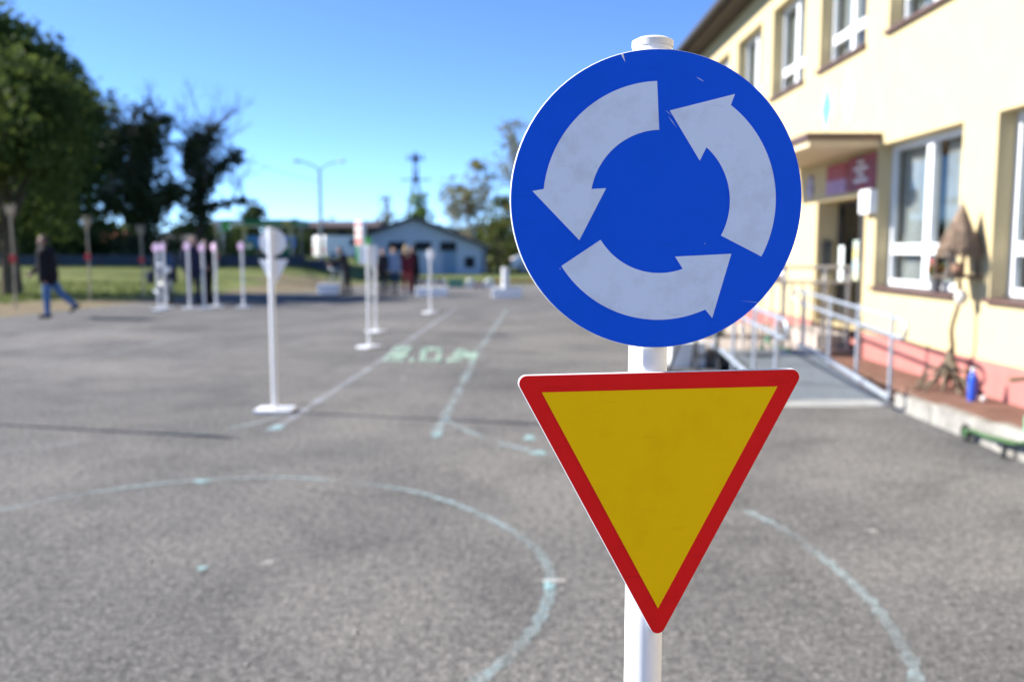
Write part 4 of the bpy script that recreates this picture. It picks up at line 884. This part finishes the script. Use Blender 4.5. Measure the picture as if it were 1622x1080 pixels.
# ------------------------------------------------------------------ vehicles far away
def vehicle(name, label, cat, loc, rz, L_, W, H_, paint_m, van=False):
    t = thing(name, label, cat, loc, rz); hh = .30
    if van: prof = [(-L_/2, hh), (L_/2, hh), (L_/2, .95), (L_/2-.18, 1.1), (L_/2-.75, H_-.12), (L_/2-1.0, H_), (-L_/2+.15, H_), (-L_/2, H_-.2)]
    else: prof = [(-L_/2, hh+.05), (-L_/2+.1, hh), (L_/2-.1, hh), (L_/2, hh+.12), (L_/2-.03, .72), (L_/2-.5, .86), (L_/2-1.2, .93), (L_/2-1.85, H_-.05), (L_/2-2.3, H_), (-L_/2+1.0, H_-.02), (-L_/2+.25, 1.0), (-L_/2+.02, .92)]
    mb = MB(); mb.prism(round_poly(prof, .05, 3), -W/2, W/2, ((0, 0, 0), (1, 0, 0), (0, 0, 1), (0, 1, 0)))
    bd = mb.build('body', paint_m, t, True); bv = bd.modifiers.new('b', 'BEVEL'); bv.width = .06; bv.segments = 2; bv.limit_method = 'ANGLE'
    gm = mat('car_glass', (.012, .015, .018), .3, spec=.15)
    for sy in (-1, 1):
        y0, y1 = sorted((sy*(W/2+.002), sy*(W/2+.012)))
        if van: wins = [[(L_/2-1.5, 1.15), (L_/2-.55, 1.15), (L_/2-.85, H_-.25), (L_/2-1.5, H_-.25)]]
        else: wins = [[(-.15, .95), (L_/2-1.35, .95), (L_/2-1.9, H_-.1), (-.15, H_-.1)], [(-L_/2+.65, .98), (-.22, .95), (-.22, H_-.1), (-L_/2+1.05, H_-.1)]]
        for wpoly in wins: MB().prism(wpoly, y0, y1, ((0, 0, 0), (1, 0, 0), (0, 0, 1), (0, 1, 0))).build('side_window', gm, t)
        for x in (-L_/2+.75, L_/2-.8):
            w = MB().tube([(x, sy*(W/2-.17), .31), (x, sy*(W/2+.02), .31)], .31, 20).build('wheel', black_plastic, t, True); MB().tube([(x, sy*(W/2), .31), (x, sy*(W/2+.028), .31)], .19, 16).build('rim', tin, w, True)
        MB().box((L_/2-.04, sy*(W/2-.28), .68), (.12, .32, .14), None, 0, .03).build('headlight', white_board, t, True)
        MB().box((-L_/2+.03, sy*(W/2-.16), .80), (.10, .18, .22), None, 0, .03).build('tail_light', red_paint, t, True)
    fs = [(L_/2-.745, 1.15), (L_/2-1.0, H_-.2)] if van else None
    if van: MB().add([(L_/2-.20, -W/2+.14, 1.14), (L_/2-.20, W/2-.14, 1.14), (L_/2-.70, W/2-.2, H_-.2), (L_/2-.70, -W/2+.2, H_-.2), (L_/2-.16, -W/2+.14, 1.14), (L_/2-.16, W/2-.14, 1.14), (L_/2-.66, W/2-.2, H_-.2), (L_/2-.66, -W/2+.2, H_-.2)], [(4, 5, 6, 7), (0, 1, 5, 4), (1, 2, 6, 5), (2, 3, 7, 6), (3, 0, 4, 7), (0, 3, 2, 1)]).build('windscreen', gm, t)
    else:
        for (xa, za, xb, zb) in ((L_/2-1.15, .95, L_/2-1.82, H_-.07), (-L_/2+.28, 1.02, -L_/2+.96, H_-.05)):
            n_ = Vector((zb-za, 0, -(xb-xa))).normalized()*(.012 if xb < xa else -.012)
            MB().add([Vector(p)+q for q in (Vector((0, 0, 0)), n_) for p in ((xa, -W/2+.12, za), (xa, W/2-.12, za), (xb, W/2-.18, zb), (xb, -W/2+.18, zb))], [(0, 1, 2, 3), (4, 5, 6, 7), (0, 1, 5, 4), (2, 3, 7, 6), (1, 2, 6, 5), (3, 0, 4, 7)]).build('windscreen', gm, t)
    return t
carw = mat('car_white', (.75, .76, .77), .25, var=.02); carb = mat('car_blue', (.02, .07, .28), .25, var=.05)
p = onY(850, 425, 58); vehicle('parked_car', 'white car parked beyond the yard under the trees', 'car', (p.x+.4, 58, 0), R(4), 4.2, 1.75, 1.46, carw)
p = onY(537, 405, 74); vehicle('delivery_van', 'white delivery van parked in front of the dark roofed building', 'van', (p.x, 74, .65), R(46), 3.9, 1.8, 1.95, carw, True)

# ------------------------------------------------------------------ far buildings
def house():
    YB = 54.; x0, x1 = onY(588, 400, YB).x, onY(764, 400, YB).x; xr = onY(655, 345, YB).x; zr = onY(655, 345, YB).z; zl = onY(587, 369, YB).z; zR = onY(766, 388, YB).z
    t = thing('blue_house', 'low blue grey rendered house with asymmetric dark gable roof', 'house', ((x0+x1)/2, YB, 0)); cx = (x0+x1)/2; bw = mat('blue_render', (.50, .54, .60), .85, var=.06, scale=1.5, bump=.2); D = 9.
    poly = [(x0-cx, -.1), (x1-cx, -.1), (x1-cx, zR-.1), (xr-cx, zr-.1), (x0-cx, zl-.1)]
    MB().prism(poly, 0, D, ((0, 0, 0), (1, 0, 0), (0, 0, 1), (0, 1, 0))).build('wall', bw, t)
    rm = mat('dark_roof_tiles', (.045, .045, .055), .7, var=.2)
    def slab(xa, za, xb, zb):
        MB().prism([(xa, za-.10), (xb, zb-.10), (xb, zb+.08), (xa, za+.08)], -.35, D+.35, ((0, 0, 0), (1, 0, 0), (0, 0, 1), (0, 1, 0))).build('roof', rm, t)
    slab(x0-cx-.25, zl-.06, xr-cx, zr+.03); slab(xr-cx+.002, zr+.03, x1-cx+.3, zR-.12)
    for a, b in ((615, 642), (657, 683), (697, 723)):
        A_, B_ = onY(a, 383, YB), onY(b, 396, YB); w = MB().b2((A_.x-cx, -.03, B_.z), (B_.x-cx, .02, A_.z)).build('window', mat('dark_frame', (.03, .035, .04), .6), t)
        MB().b2((A_.x-cx+.06, -.036, B_.z+.05), (B_.x-cx-.06, -.031, A_.z-.05)).build('pane', MATS['car_glass'], w); MB().b2((A_.x-cx-.05, -.10, B_.z-.06), (B_.x-cx+.05, 0, B_.z-.002)).build('sill', rm, w)
    A_, B_ = onY(736, 407, YB), onY(752, 424, YB); w = MB().b2((A_.x-cx, -.03, B_.z), (B_.x-cx, .02, A_.z)).build('window', MATS['dark_frame'], t); MB().b2((A_.x-cx+.06, -.036, B_.z+.05), (B_.x-cx-.06, -.031, A_.z-.05)).build('pane', MATS['car_glass'], w)
    A_ = onY(712, 402, YB); dd = MB().b2((A_.x-cx-.4, -.03, 0), (A_.x-cx+.4, .02, 1.5)).build('door', mat('blue_door', (.22, .32, .42), .6, var=.05), t); MB().b2((A_.x-cx+.28, -.07, .75), (A_.x-cx+.34, -.03, .85)).build('handle', tin, dd)
    c = onY(694, 355, YB+2); MB().b2((c.x-cx-.25, 1.8, 2.2), (c.x-cx+.25, 2.3, c.z)).build('chimney', mat('chimney_brick', (.10, .08, .08), .9, var=.2), t)
    MB().b2((x1-cx+.0, -.09, 0), (x1-cx+.09, 0, zR-.15)).build('downpipe', rm, t)
house()
def shed(label, xa, xb, yt, Y, zb, wallm, roofm_, name='long_building', rh=.9):
    A_, B_ = onY(xa, yt, Y), onY(xb, yt, Y); t = thing(name, label, 'building', ((A_.x+B_.x)/2, Y, zb)); w = (B_.x-A_.x)/2; h = A_.z-zb
    MB().b2((-w+.3, .3, -.2), (w-.3, 6, h-rh)).build('wall', wallm, t)
    MB().prism([(-.3, h-rh), (6.6, h-rh), (6.6, h-rh+.15), (3.1, h), (-.3, h-rh+.15)], -w, w, ((0, 0, 0), (0, 1, 0), (0, 0, 1), (1, 0, 0))).build('roof', roofm_, t)
    n = max(2, int(w*2/2.6))
    for i in range(n):
        x = -w+1.2+(2*w-2.4)*i/(n-1); f = MB().b2((x-.5, .24, .8), (x+.5, .3, h-rh-.35)).build('window', MATS['dark_frame'], t); MB().b2((x-.42, .235, .88), (x+.42, .239, h-rh-.43)).build('pane', MATS['car_glass'], f)
    MB().b2((-.45, .2, 0), (.45, .3, 2.0)).build('door', brown, t)
shed('long low tan building with dark brown roof behind the van', 440, 600, 349, 104, .65, mat('tan_wall', (.12, .095, .055), .9, var=.2), mat('brown_roof', (.075, .05, .05), .8, var=.15))
shed('pale house with orange roof behind the trees', 148, 182, 366, 95, .65, mat('pale_wall', (.55, .50, .42), .9, var=.1), mat('orange_roof', (.42, .15, .07), .8, var=.15), 'far_house', 1.2)
shed('grey walled house seen between the trunks of ivy trees', 236, 300, 372, 90, .65, mat('grey_wall', (.38, .38, .36), .9, var=.1), mat('grey_roof', (.13, .12, .12), .8, var=.15), 'far_house', 1.0)
def station():
    Y = 80.; a, b, zt = onY(352, 348, Y), onY(470, 348, Y), onY(400, 348, Y).z; t = thing('filling_station', 'filling station canopy with green fascia on pale posts', 'filling station', ((a.x+b.x)/2, Y, .65)); w = (b.x-a.x)/2; h = zt-.65
    gf = mat('green_fascia', (.01, .16, .07), .5, var=.1)
    MB().b2((-w, 0, h-.5), (w, 5, h)).build('canopy', gf, t); MB().b2((-w+.2, .2, h-.54), (w-.2, 4.8, h-.5)).build('ceiling', white_board, t)
    MB().b2((-w+.8, -.03, h-.42), (-w+1.9, -.005, h-.1)).build('white_panel', white_board, t); MB().b2((w-1.3, -.03, h-.42), (w-.6, -.005, h-.1)).build('yellow_panel', mat('yellow_panel', (.62, .42, .08), .5), t)
    for x in (-w+1.2, 0, w-1.2): MB().b2((x-.15, 2.3, 0), (x+.15, 2.6, h-.5)).build('post', mat('pale_post', (.45, .42, .33), .7, var=.1), t)
    MB().b2((-w+.4, 5.4, 0), (w-2.5, 9, 1.0)).build('shop_wall', mat('shop_wall', (.14, .13, .10), .8, var=.2), t); MB().b2((-w+.35, 5.35, 1.0), (w-2.4, 9, 2.15)).build('blue_band', mat('shop_blue', (.06, .22, .70), .5, var=.15), t)
    for x in (-w*.5, w*.5): pm = MB().b2((x-.4, 2.2, 0), (x+.4, 2.7, 1.6), 0, .05).build('fuel_pump', gf, t, True); MB().b2((x-.3, 2.18, .9), (x+.3, 2.2, 1.4)).build('display', white_board, pm)
station()
def pylon():
    Y = 58.; a, b, c = onY(563, 350, Y), onY(578, 350, Y), onY(570, 389, Y); t = thing('price_pylon', 'tall white price pylon with red figures beside the blue house', 'sign', ((a.x+b.x)/2, Y, height((a.x+b.x)/2, Y)), R(-48)); w = (b.x-a.x)/2+.10; z0 = t.location.z
    MB().b2((-w, -.15, c.z-z0), (w, .15, a.z-z0), 0, .03).build('board', white_board, t, True)
    for k, (f0, f1) in enumerate(((.05, .22), (.40, .52), (.70, .95))):
        top_, bot = a.z-z0-(a.z-c.z)*f0, a.z-z0-(a.z-c.z)*f1; MB().b2((-w*.75, -.165, bot), (w*.75, -.152, top_)).build('red_figures', mat('sign_red', (.60, .06, .06), .5, col2=(.7, .25, .24), scale=6), t)
    MB().b2((-w*.85, -.13, 0), (w*.85, .13, c.z-z0)).build('green_base', mat('sign_green', (.03, .25, .09), .5, var=.1), t)
    d, e = onY(579, 376, Y-1), onY(591, 388, Y-1); q = thing('green_board', 'bright green board on a post in front of the price pylon', 'sign', ((d.x+e.x)/2, Y-1, height((d.x+e.x)/2, Y-1))); zz = q.location.z
    MB().b2((-.27, -.04, e.z-zz-.1), (.27, .04, d.z-zz)).build('board', mat('bright_green', (.12, .52, .10), .5, var=.05), q); MB().tube([(0, .08, 0), (0, .08, d.z-zz-.1)], .045, 8).build('post', tin, q, True)
    f_, g_ = onY(341, 350, 74), onY(362, 362, 74); u = thing('station_sign', 'white and green sign on a post by the filling station', 'sign', ((f_.x+g_.x)/2, 74, .65)); w = (g_.x-f_.x)/2
    MB().b2((-w, -.05, g_.z-.65-.2), (0, .05, f_.z-.65+.1)).build('white_board', white_board, u); MB().b2((.002, -.05, g_.z-.65-.2), (w, .05, f_.z-.65+.1)).build('green_half', MATS['bright_green'], u); MB().tube([(0, .1, 0), (0, .1, f_.z-.7)], .08, 8).build('post', tin, u, True)
pylon()
def low_fence():
    Y = 43.; t = thing('low_fence', 'low dark blue panel fence along the far side of the lawn', 'fence', (-18, Y, .65)); nm = mat('navy_panel', (.022, .035, .06), .6, var=.2)
    x = -34.
    while x < -8.2:
        zz = height(x+1, Y)-.65
        MB().b2((x+18+.05, -.02, zz+.05), (x+18+1.95, .02, zz+.56)).build('panel', nm, t); MB().b2((x+18-.05, -.06, zz-.1), (x+18+.05, .06, zz+.64)).build('post', dark_metal, t); x += 2.
low_fence()
# street lamp, lattice mast, cables
def lamp():
    Y = 70.; p = onY(506, 268, Y); t = thing('street_lamp', 'tall double armed street lamp behind the long building', 'street lamp', (p.x, Y, .65)); h = p.z-.65; gm = mat('lamp_grey', (.24, .26, .29), .6, var=.1)
    MB().tube([(0, 0, 0), (0, 0, h*.6), (0, 0, h)], [.17, .13, .10], 12).build('pole', gm, t, True)
    for sx in (-1, 1):
        MB().tube(spline([(0, 0, h-.05), (sx*.7, 0, h+.35), (sx*1.5, 0, h+.58)], 5), .045, 8).build('arm', gm, t, True); hd = MB().ball((sx*1.75, 0, h+.60), (.34, .15, .10), 12, 6).build('lamp_head', gm if sx < 0 else white_board, t, True)
lamp()
def mast():
    Y = 150.; p = onY(658, 241, Y); t = thing('lattice_mast', 'dark lattice power mast rising behind the blue house', 'pylon', (p.x, Y, 0)); h = p.z; gm = mat('mast_steel', (.10, .12, .15), .6, var=.1)
    for sx in (-1, 1):
        for sy in (-1, 1): MB().tube([(sx*2.7, sy*1.6, 0), (sx*.45, sy*.35, h*.72), (sx*.2, sy*.2, h)], [.16, .13, .10], 6).build('leg', gm, t)
    n = 7
    for i in range(n):
        f0, f1 = i/n, (i+1)/n; w = lambda f: 2.7-(2.25*f/.72 if f < .72 else 2.25+.25*(f-.72)/.28); d = lambda f: w(f)*.6
        for sy in (-1, 1): MB().tube([(-w(f0), sy*d(f0), h*f0), (w(f1), sy*d(f1), h*f1)], .035, 5).build('brace', gm, t); MB().tube([(w(f0), sy*d(f0), h*f0), (-w(f1), sy*d(f1), h*f1)], .035, 5).build('brace', gm, t)
    for z, w_ in ((h*.93, 1.5), (h*.74, 2.6)): MB().tube([(-w_, 0, z), (w_, 0, z)], .12, 6).build('crossarm', gm, t); MB().box((0, 0, z), (.9, .7, .9)).build('joint', gm, t)
    for sx in (-1.3, -.6, .6, 1.3): MB().tube([(sx, 0, h*.93), (sx, 0, h*.93+.9)], [.13, .09], 8).build('insulator', gm, t)
mast()
def utility():
    p1 = onY(228, 182, 62); p0 = onY(-170, -10, 40)
    zt1, zt0 = p1.z, p0.z
    for p, lab in ((p1, 'wooden utility pole hidden among the ivy trees'), (p0, 'wooden utility pole beyond the left trees')):
        t = thing('utility_pole', lab, 'pole', (p.x, p.y, .65 if p.x > -30 else .6)); MB().tube([(0, 0, -.1), (0, 0, p.z-.65+.3)], [.16, .11], 10).build('pole', bark, t, True); MB().box((0, 0, p.z-.65), (1.4, .12, .12)).build('crossarm', bark, t)
    for k, dx in enumerate((-.55, .55)):
        a, b = Vector((p0.x+dx, p0.y, p0.z+.02)), Vector((p1.x+dx, p1.y, p1.z+.02)); P = []
        for i in range(25): q = i/24; v = a.lerp(b, q); v.z -= 4*q*(1-q)*.55; P.append(v)
        tag(MB().tube(P, .022, 5).build('power_cable', dark_metal), ('upper' if k else 'lower')+' thin dark cable strung between the utility poles', 'cable')
    a = Vector((p1.x+.55, p1.y, p1.z-.15)); p2 = onY(506, 288, 70); b = Vector((p2.x, 70, p2.z)); P = []
    for i in range(25): q = i/24; v = a.lerp(b, q); v.z -= 4*q*(1-q)*.5; P.append(v)
    tag(MB().tube(P, .02, 5).build('power_cable', dark_metal), 'thin cable running from the ivy trees to the street lamp', 'cable')
    a = b; c = onY(642, 262, 150); P = [a.lerp(Vector((c.x, c.y, c.z)), i/20) for i in range(21)]
utility()

# ------------------------------------------------------------------ trees
LM = {'dark': leaf_mat('leaves_dark', (.026, .042, .014), (.065, .095, .024), .25), 'mid': leaf_mat('leaves_mid', (.040, .064, .017), (.12, .155, .034), .4), 'ivy': leaf_mat('leaves_ivy', (.020, .030, .016), (.048, .064, .026), .15),
      'olive': leaf_mat('leaves_olive', (.15, .14, .05), (.26, .24, .09), .4), 'bright': leaf_mat('leaves_bright', (.09, .16, .02), (.17, .26, .04), .4), 'bush': leaf_mat('leaves_bush', (.07, .09, .022), (.15, .165, .04), .35)}
def leaves(centres, per, size, spread):
    C = np.array([c[:3] for c in centres]); rad = np.array([c[3] for c in centres]); V = []; n = 0
    for c, r in zip(C, rad):
        k = max(6, int(per*r*r)); d = RNG.normal(size=(k, 3)); d /= np.linalg.norm(d, axis=1)[:, None]; rr = r*RNG.uniform(.25, 1.0, k)**.6
        lump = 1+.22*np.sin(d[:, 0]*5+c[0])+.18*np.sin(d[:, 2]*6+c[2]*2)
        p = c+d*(rr*lump)[:, None]; a = RNG.normal(size=(k, 3)); a /= np.linalg.norm(a, axis=1)[:, None]; b = np.cross(a, RNG.normal(size=(k, 3))); b /= np.linalg.norm(b, axis=1)[:, None]
        s = size*RNG.uniform(.6, 1.35, k)[:, None]; V.append(np.stack([p-a*s, p-b*s*.5, p+a*s, p+b*s*.5], 1)); n += k
    V = np.concatenate(V).reshape(-1, 3); return V, n
def crown_obj(name, centres, per, size, m, parent):
    V, n = leaves(centres, per, size, 0); me = bpy.data.meshes.new(name); me.vertices.add(n*4); me.vertices.foreach_set('co', V.astype('f').ravel()); me.loops.add(n*4); me.loops.foreach_set('vertex_index', np.arange(n*4, dtype='i')); me.polygons.add(n)
    me.polygons.foreach_set('loop_start', np.arange(0, n*4, 4, dtype='i')); me.polygons.foreach_set('loop_total', np.full(n, 4, 'i')); me.materials.append(m); me.update(calc_edges=True)
    o = bpy.data.objects.new(name, me); COL.objects.link(o); o.parent = parent; return o
def branches(mb, p, d, L_, r, depth, tips, spread=.6, up=.15):
    pts = [p]; q = Vector(p); dd = Vector(d).normalized(); n = 4
    for i in range(n):
        dd = (dd+Vector((random.gauss(0, .12), random.gauss(0, .12), random.gauss(up*.3, .08)))).normalized(); q = q+dd*L_/n; pts.append(q.copy())
    mb.tube(pts, [r*(1-.55*i/n) for i in range(n+1)], 6 if r > .05 else 4)
    if depth == 0: tips.append(q.copy()); return
    k = 3 if depth > 1 else 4
    for j in range(k):
        t = random.uniform(.45, 1.0); st = pts[min(n, int(t*n))]; nd = (dd+Vector((random.gauss(0, spread), random.gauss(0, spread), random.gauss(up, spread*.5)))).normalized(); branches(mb, st, nd, L_*random.uniform(.55, .78), r*.5, depth-1, tips, spread, up)
def tree(label, px, py, Y, zb, top_y, wpx, m, trunk_r, per=26, size=.22, fill=1.0, limbs=5, depth=2, trunk_f=.35, clump=.55, group=None, low=.25, bm=None, ivy=False, up=.35, dens=34):
    b = onY(px, py, Y); h = onY(px, top_y, Y).z-zb; hw = wpx/2*Y/F
    t = thing('tree', label, 'tree', (b.x, Y, zb), 0, group); mb = MB(); tips = []; tf = h*trunk_f
    lx, ly = random.gauss(0, .1), random.gauss(0, .1)
    mb.tube([(0, 0, -.15), (lx*.3, ly*.3, tf*.5), (lx, ly, tf), (lx*1.2, ly*1.2, h*.7)], [trunk_r*1.25, trunk_r, trunk_r*.8, trunk_r*.35], 12)
    mb2 = MB()
    for i in range(limbs):
        a = i*6.283/limbs+random.uniform(-.4, .4); z = tf*random.uniform(.75, 1.35); e = hw*1.0; d = Vector((math.cos(a)*e, math.sin(a)*e, (h-z)*random.uniform(.35, .95)))
        branches(mb2, Vector((lx*z/tf, ly*z/tf, z)), d, d.length*.55, trunk_r*.42, depth, tips, .55, up)
    branches(mb2, Vector((lx*1.2, ly*1.2, h*.6)), Vector((0, 0, 1)), h*.28, trunk_r*.34, depth, tips, .5, up)
    mb.build('trunk', bm or bark, t, True); mb2.build('branches', bm or twig_m, t, True)
    C = []
    for p in tips:
        if random.random() < fill:
            p = Vector((max(-hw, min(hw, p.x)), max(-hw, min(hw, p.y)), min(p.z, h*.98))); C.append((*p, clump*random.uniform(.6, 1.25)*hw/2.6))
    n2 = int(dens*fill)
    for i in range(n2):                                            # fill the crown's volume unevenly
        a = random.uniform(0, 6.283); u = random.uniform(low, .95); prof = math.sin(math.pi*min(1, (u-low*.5)/(1.06-low*.5)))**.6; r = hw*prof*math.sqrt(random.uniform(.15, 1))
        C.append((math.cos(a)*r, math.sin(a)*r, h*u, clump*random.uniform(.55, 1.2)*hw/2.6))
    crown_obj('crown', C, per, size, m, t); return t
twig_l = mat('grey_twig', (.20, .17, .14), .95, var=.2, spec=.1)
# big leafy trees at the left
tree('broad leafy tree with thick dark trunk nearest the lawn edge at the yard corner', 20, 467, 29.5, .0, 110, 300, LM['mid'], .28, 120, .13, 1, 6, 2, .30, .8, None, .33, dens=60)
tree('tall dark leafy tree rising behind the thick trunked tree', -75, 420, 52, .65, 5, 330, LM['mid'], .36, 60, .24, 1, 6, 2, .3, .85, None, .10, dens=80)
tree('rounded green tree between the thick trunked tree and ivy trees', 92, 405, 56, .65, 100, 210, LM['mid'], .3, 65, .22, 1, 6, 2, .25, .8, None, .08, dens=90)
tree('slender dark tree with a knob of leaves at its crown', 146, 405, 57, .65, 158, 85, LM['dark'], .2, 110, .18, 1, 5, 2, .3, .85, None, .08, dens=60)
tree('deep green tree behind the rounded tree and low fence', 40, 405, 66, .65, 150, 260, LM['dark'], .25, 60, .22, 1, 6, 2, .25, .9, None, .05, dens=90)
# ivy covered trees: dense ivy round trunk and limbs, bare twigs outside
def ivy_tree(label, px, Y, zb, spine, twig_top, wtw):
    b = onY(px, 405, Y); t = thing('tree', label, 'tree', (b.x, Y, zb)); L = lambda x, y: Vector((onY(x, y, Y).x-b.x, random.uniform(-.5, .5), onY(x, y, Y).z-zb))
    mb = MB(); mb2 = MB(); C = []; tips = []
    for pts, r0, cl in spine:
        P = [L(x, y) for x, y in pts]; P[0].y = 0; P[0].z = min(P[0].z, 0) if pts[0][1] > 395 else P[0].z; mb.tube(P, [r0*(1-.5*i/(len(P)-1)) for i in range(len(P))], 10)
        S = spline(P, 8)
        for i, p in enumerate(S):
            for k in range(2): C.append((p.x+random.gauss(0, cl*.45), p.y+random.gauss(0, cl*.5), p.z+random.gauss(0, cl*.25), cl*random.uniform(.5, 1.0)))
        for k in range(6): branches(mb2, S[int(len(S)*random.uniform(.5, .98))], Vector((random.gauss(0, .7), random.gauss(0, .4), random.uniform(.3, 1.1))), random.uniform(.8, 1.5)*twig_top, r0*.28, 3, tips, .5, .15)
    mb.build('trunk', bark, t, True); mb2.build('twigs', twig_m, t, True); crown_obj('ivy', [c for c in C if c[2] > .25], 130, .15, LM['ivy'], t); return t
ivy_tree('dark ivy covered tree with flat top beside the rounded green tree', 228, 45, .65, [([(228, 408), (226, 340), (222, 270), (232, 195)], .28, .95), ([(226, 330), (208, 250), (205, 205)], .16, .8), ([(228, 330), (262, 318), (280, 300)], .13, .65), ([(226, 345), (192, 330), (178, 312)], .12, .6), ([(232, 230), (252, 190)], .12, .6)], .9, 1)
ivy_tree('ivy covered tree with forked crown and long bare twigs', 318, 46, .65, [([(318, 408), (316, 340), (314, 285), (322, 215)], .26, .72), ([(316, 300), (350, 268), (372, 245)], .15, .52), ([(316, 290), (302, 245), (298, 225)], .13, .5), ([(318, 330), (352, 322), (398, 318)], .09, .33), ([(322, 240), (336, 205)], .1, .42)], 1.35, 1)
# trees on the far right side
tree('olive leaved open crowned tree right of the blue house', 742, 420, 66, .0, 258, 108, LM['olive'], .17, 26, .16, .8, 7, 3, .26, .48, None, .25, bm=twig_l, dens=26)
tree('tall sparse olive tree farther right behind the yard', 828, 420, 72, .0, 190, 110, LM['olive'], .18, 18, .17, .7, 7, 3, .3, .40, None, .3, bm=twig_l, dens=22)
tree('leafy green olive tree behind the parked white car', 800, 415, 76, .0, 318, 100, LM['bush'], .18, 45, .2, 1, 5, 2, .2, .7, None, .08)
tree('small bare tree behind the blue house roof', 612, 400, 85, .3, 312, 46, twig_m and LM['olive'], .13, 10, .12, .25, 6, 3, .35, .3, None, .5)
tree('fresh bright green tree rising behind the blue house roof', 662, 400, 80, .2, 310, 50, LM['bright'], .18, 60, .2, 1, 5, 2, .25, .8, None, .2)
tree('dark tree standing beyond the ivy trees', 400, 400, 110, .65, 330, 50, LM['dark'], .2, 60, .22, 1, 5, 2, .25, .9, None, .1)
def bush(label, px, Y, wpx, top_y, m, zb=None):
    b = onY(px, 400, Y); zb = height(b.x, Y) if zb is None else zb; h = onY(px, top_y, Y).z-zb; hw = wpx/2*Y/F; t = thing('bush', label, 'bush', (b.x, Y, zb)); mb = MB(); C = []
    for i in range(7):
        a = random.uniform(0, 6.28); e = Vector((math.cos(a)*hw*.6, math.sin(a)*hw*.4, h*random.uniform(.5, .85))); mb.tube([(0, 0, -.1), e*.5+Vector((0, 0, .1)), e], [.04, .03, .012], 5)
    for i in range(22):
        x = random.uniform(-hw, hw); y_ = random.uniform(-hw*.6, hw*.6); z = h*random.uniform(.12, .8)*(1-.45*(abs(x)/hw)**2); C.append((x, y_, z, min(h*.34, hw*.4)*random.uniform(.6, 1.1)))
    mb.build('stems', twig_m, t); crown_obj('foliage', C, 110, .14, m, t)
for a in (('dark shrub behind the low fence below the leafy trees', 15, 50, 150, 352, LM['mid']), ('dense dark hedge shrub behind the low fence near the rounded tree', 120, 54, 110, 350, LM['dark']), ('bright shrub in the gap beside the rounded tree', 112, 56, 40, 366, LM['bright']),
          ('dark shrub below the flat topped ivy tree', 195, 54, 90, 356, LM['dark']), ('yellow green shrub between the ivy trees', 275, 56, 70, 362, LM['bush']), ('round olive shrub in front of the filling station', 372, 52, 70, 383, LM['bush']),
          ('dark hedge left of the white van', 455, 96, 80, 362, LM['dark']), ('dark hedge right behind the white van', 490, 97, 60, 362, LM['dark']), ('dark shrub left of the thick trunk', -60, 46, 150, 345, LM['dark']),
          ('olive shrub at the right end of the blue house', 790, 60, 60, 352, LM['bush']), ('dark green shrub behind the parked car', 835, 66, 90, 350, LM['mid']), ('low shrub behind the parked car roof', 880, 66, 90, 372, LM['bush']), ('low brown green hedge beside the parked car', 775, 64, 40, 396, LM['olive'])):
    bush(*a)
# far woods that read as one mass
def woods():
    C = []
    for i in range(900):
        a = R(random.uniform(-58, 58)); d = random.uniform(230, 300); C.append((math.sin(a)*d, math.cos(a)*d, random.uniform(.5, 5.5), random.uniform(2.5, 4.5)))
    o = crown_obj('far_woods', C, 9, .8, LM['dark'], None); o['kind'] = 'stuff'; o['label'] = 'distant dark woods along the horizon'; o['category'] = 'woods'
woods()
# slim staked saplings with cut heads and red ties
SG = None
for (px, py, ty, ry, lab) in ((25, 489, 322, 410, 'slim pollarded sapling with red tie in front of the thick trunk'), (143, 478, 342, 407, 'slim pollarded sapling with red tie right of the striding man'), (227, 471, 356, 412, 'slim pollarded sapling with red tie left of the motorcycle'), (478, 440, 360, 412, 'pale pollarded sapling right of the back turned round sign'), (345, 447, 352, 408, 'pale pollarded sapling behind the white poles')):
    b = onZ(px, py); z0 = height(b.x, b.y); t = thing('sapling', lab, 'tree', (b.x, b.y, z0)); h = onY(px, ty, b.y).z-z0; wr = .027*(b.y/24)**.5
    MB().tube([(0, 0, -.05), (.02, 0, h*.5), (0, 0, h*.86)], [wr, wr*.85, wr*.9], 10).build('trunk', pale_bark, t, True); st = MB()
    for i in range(11):
        a = i*2.4; l = h*.14*random.uniform(.8, 1.2); st.tube([(0, 0, h*.84), (math.cos(a)*.09, math.sin(a)*.09, h*.84+l*.5), (math.cos(a)*.12, math.sin(a)*.12, h*.84+l)], [wr*.6, wr*.55, wr*.4], 6)
    st.build('crown', pale_bark, t, True)
    rz = onY(px, ry, b.y).z-z0; MB().tube([(.01, 0, rz-.09), (.01, 0, rz+.09)], wr+.03, 12).build('red_tie', red_paint, t, True); MB().box((.0, -wr-.05, rz), (.10, .05, .18), None, 0, .01).build('tie_flap', red_paint, t, True)
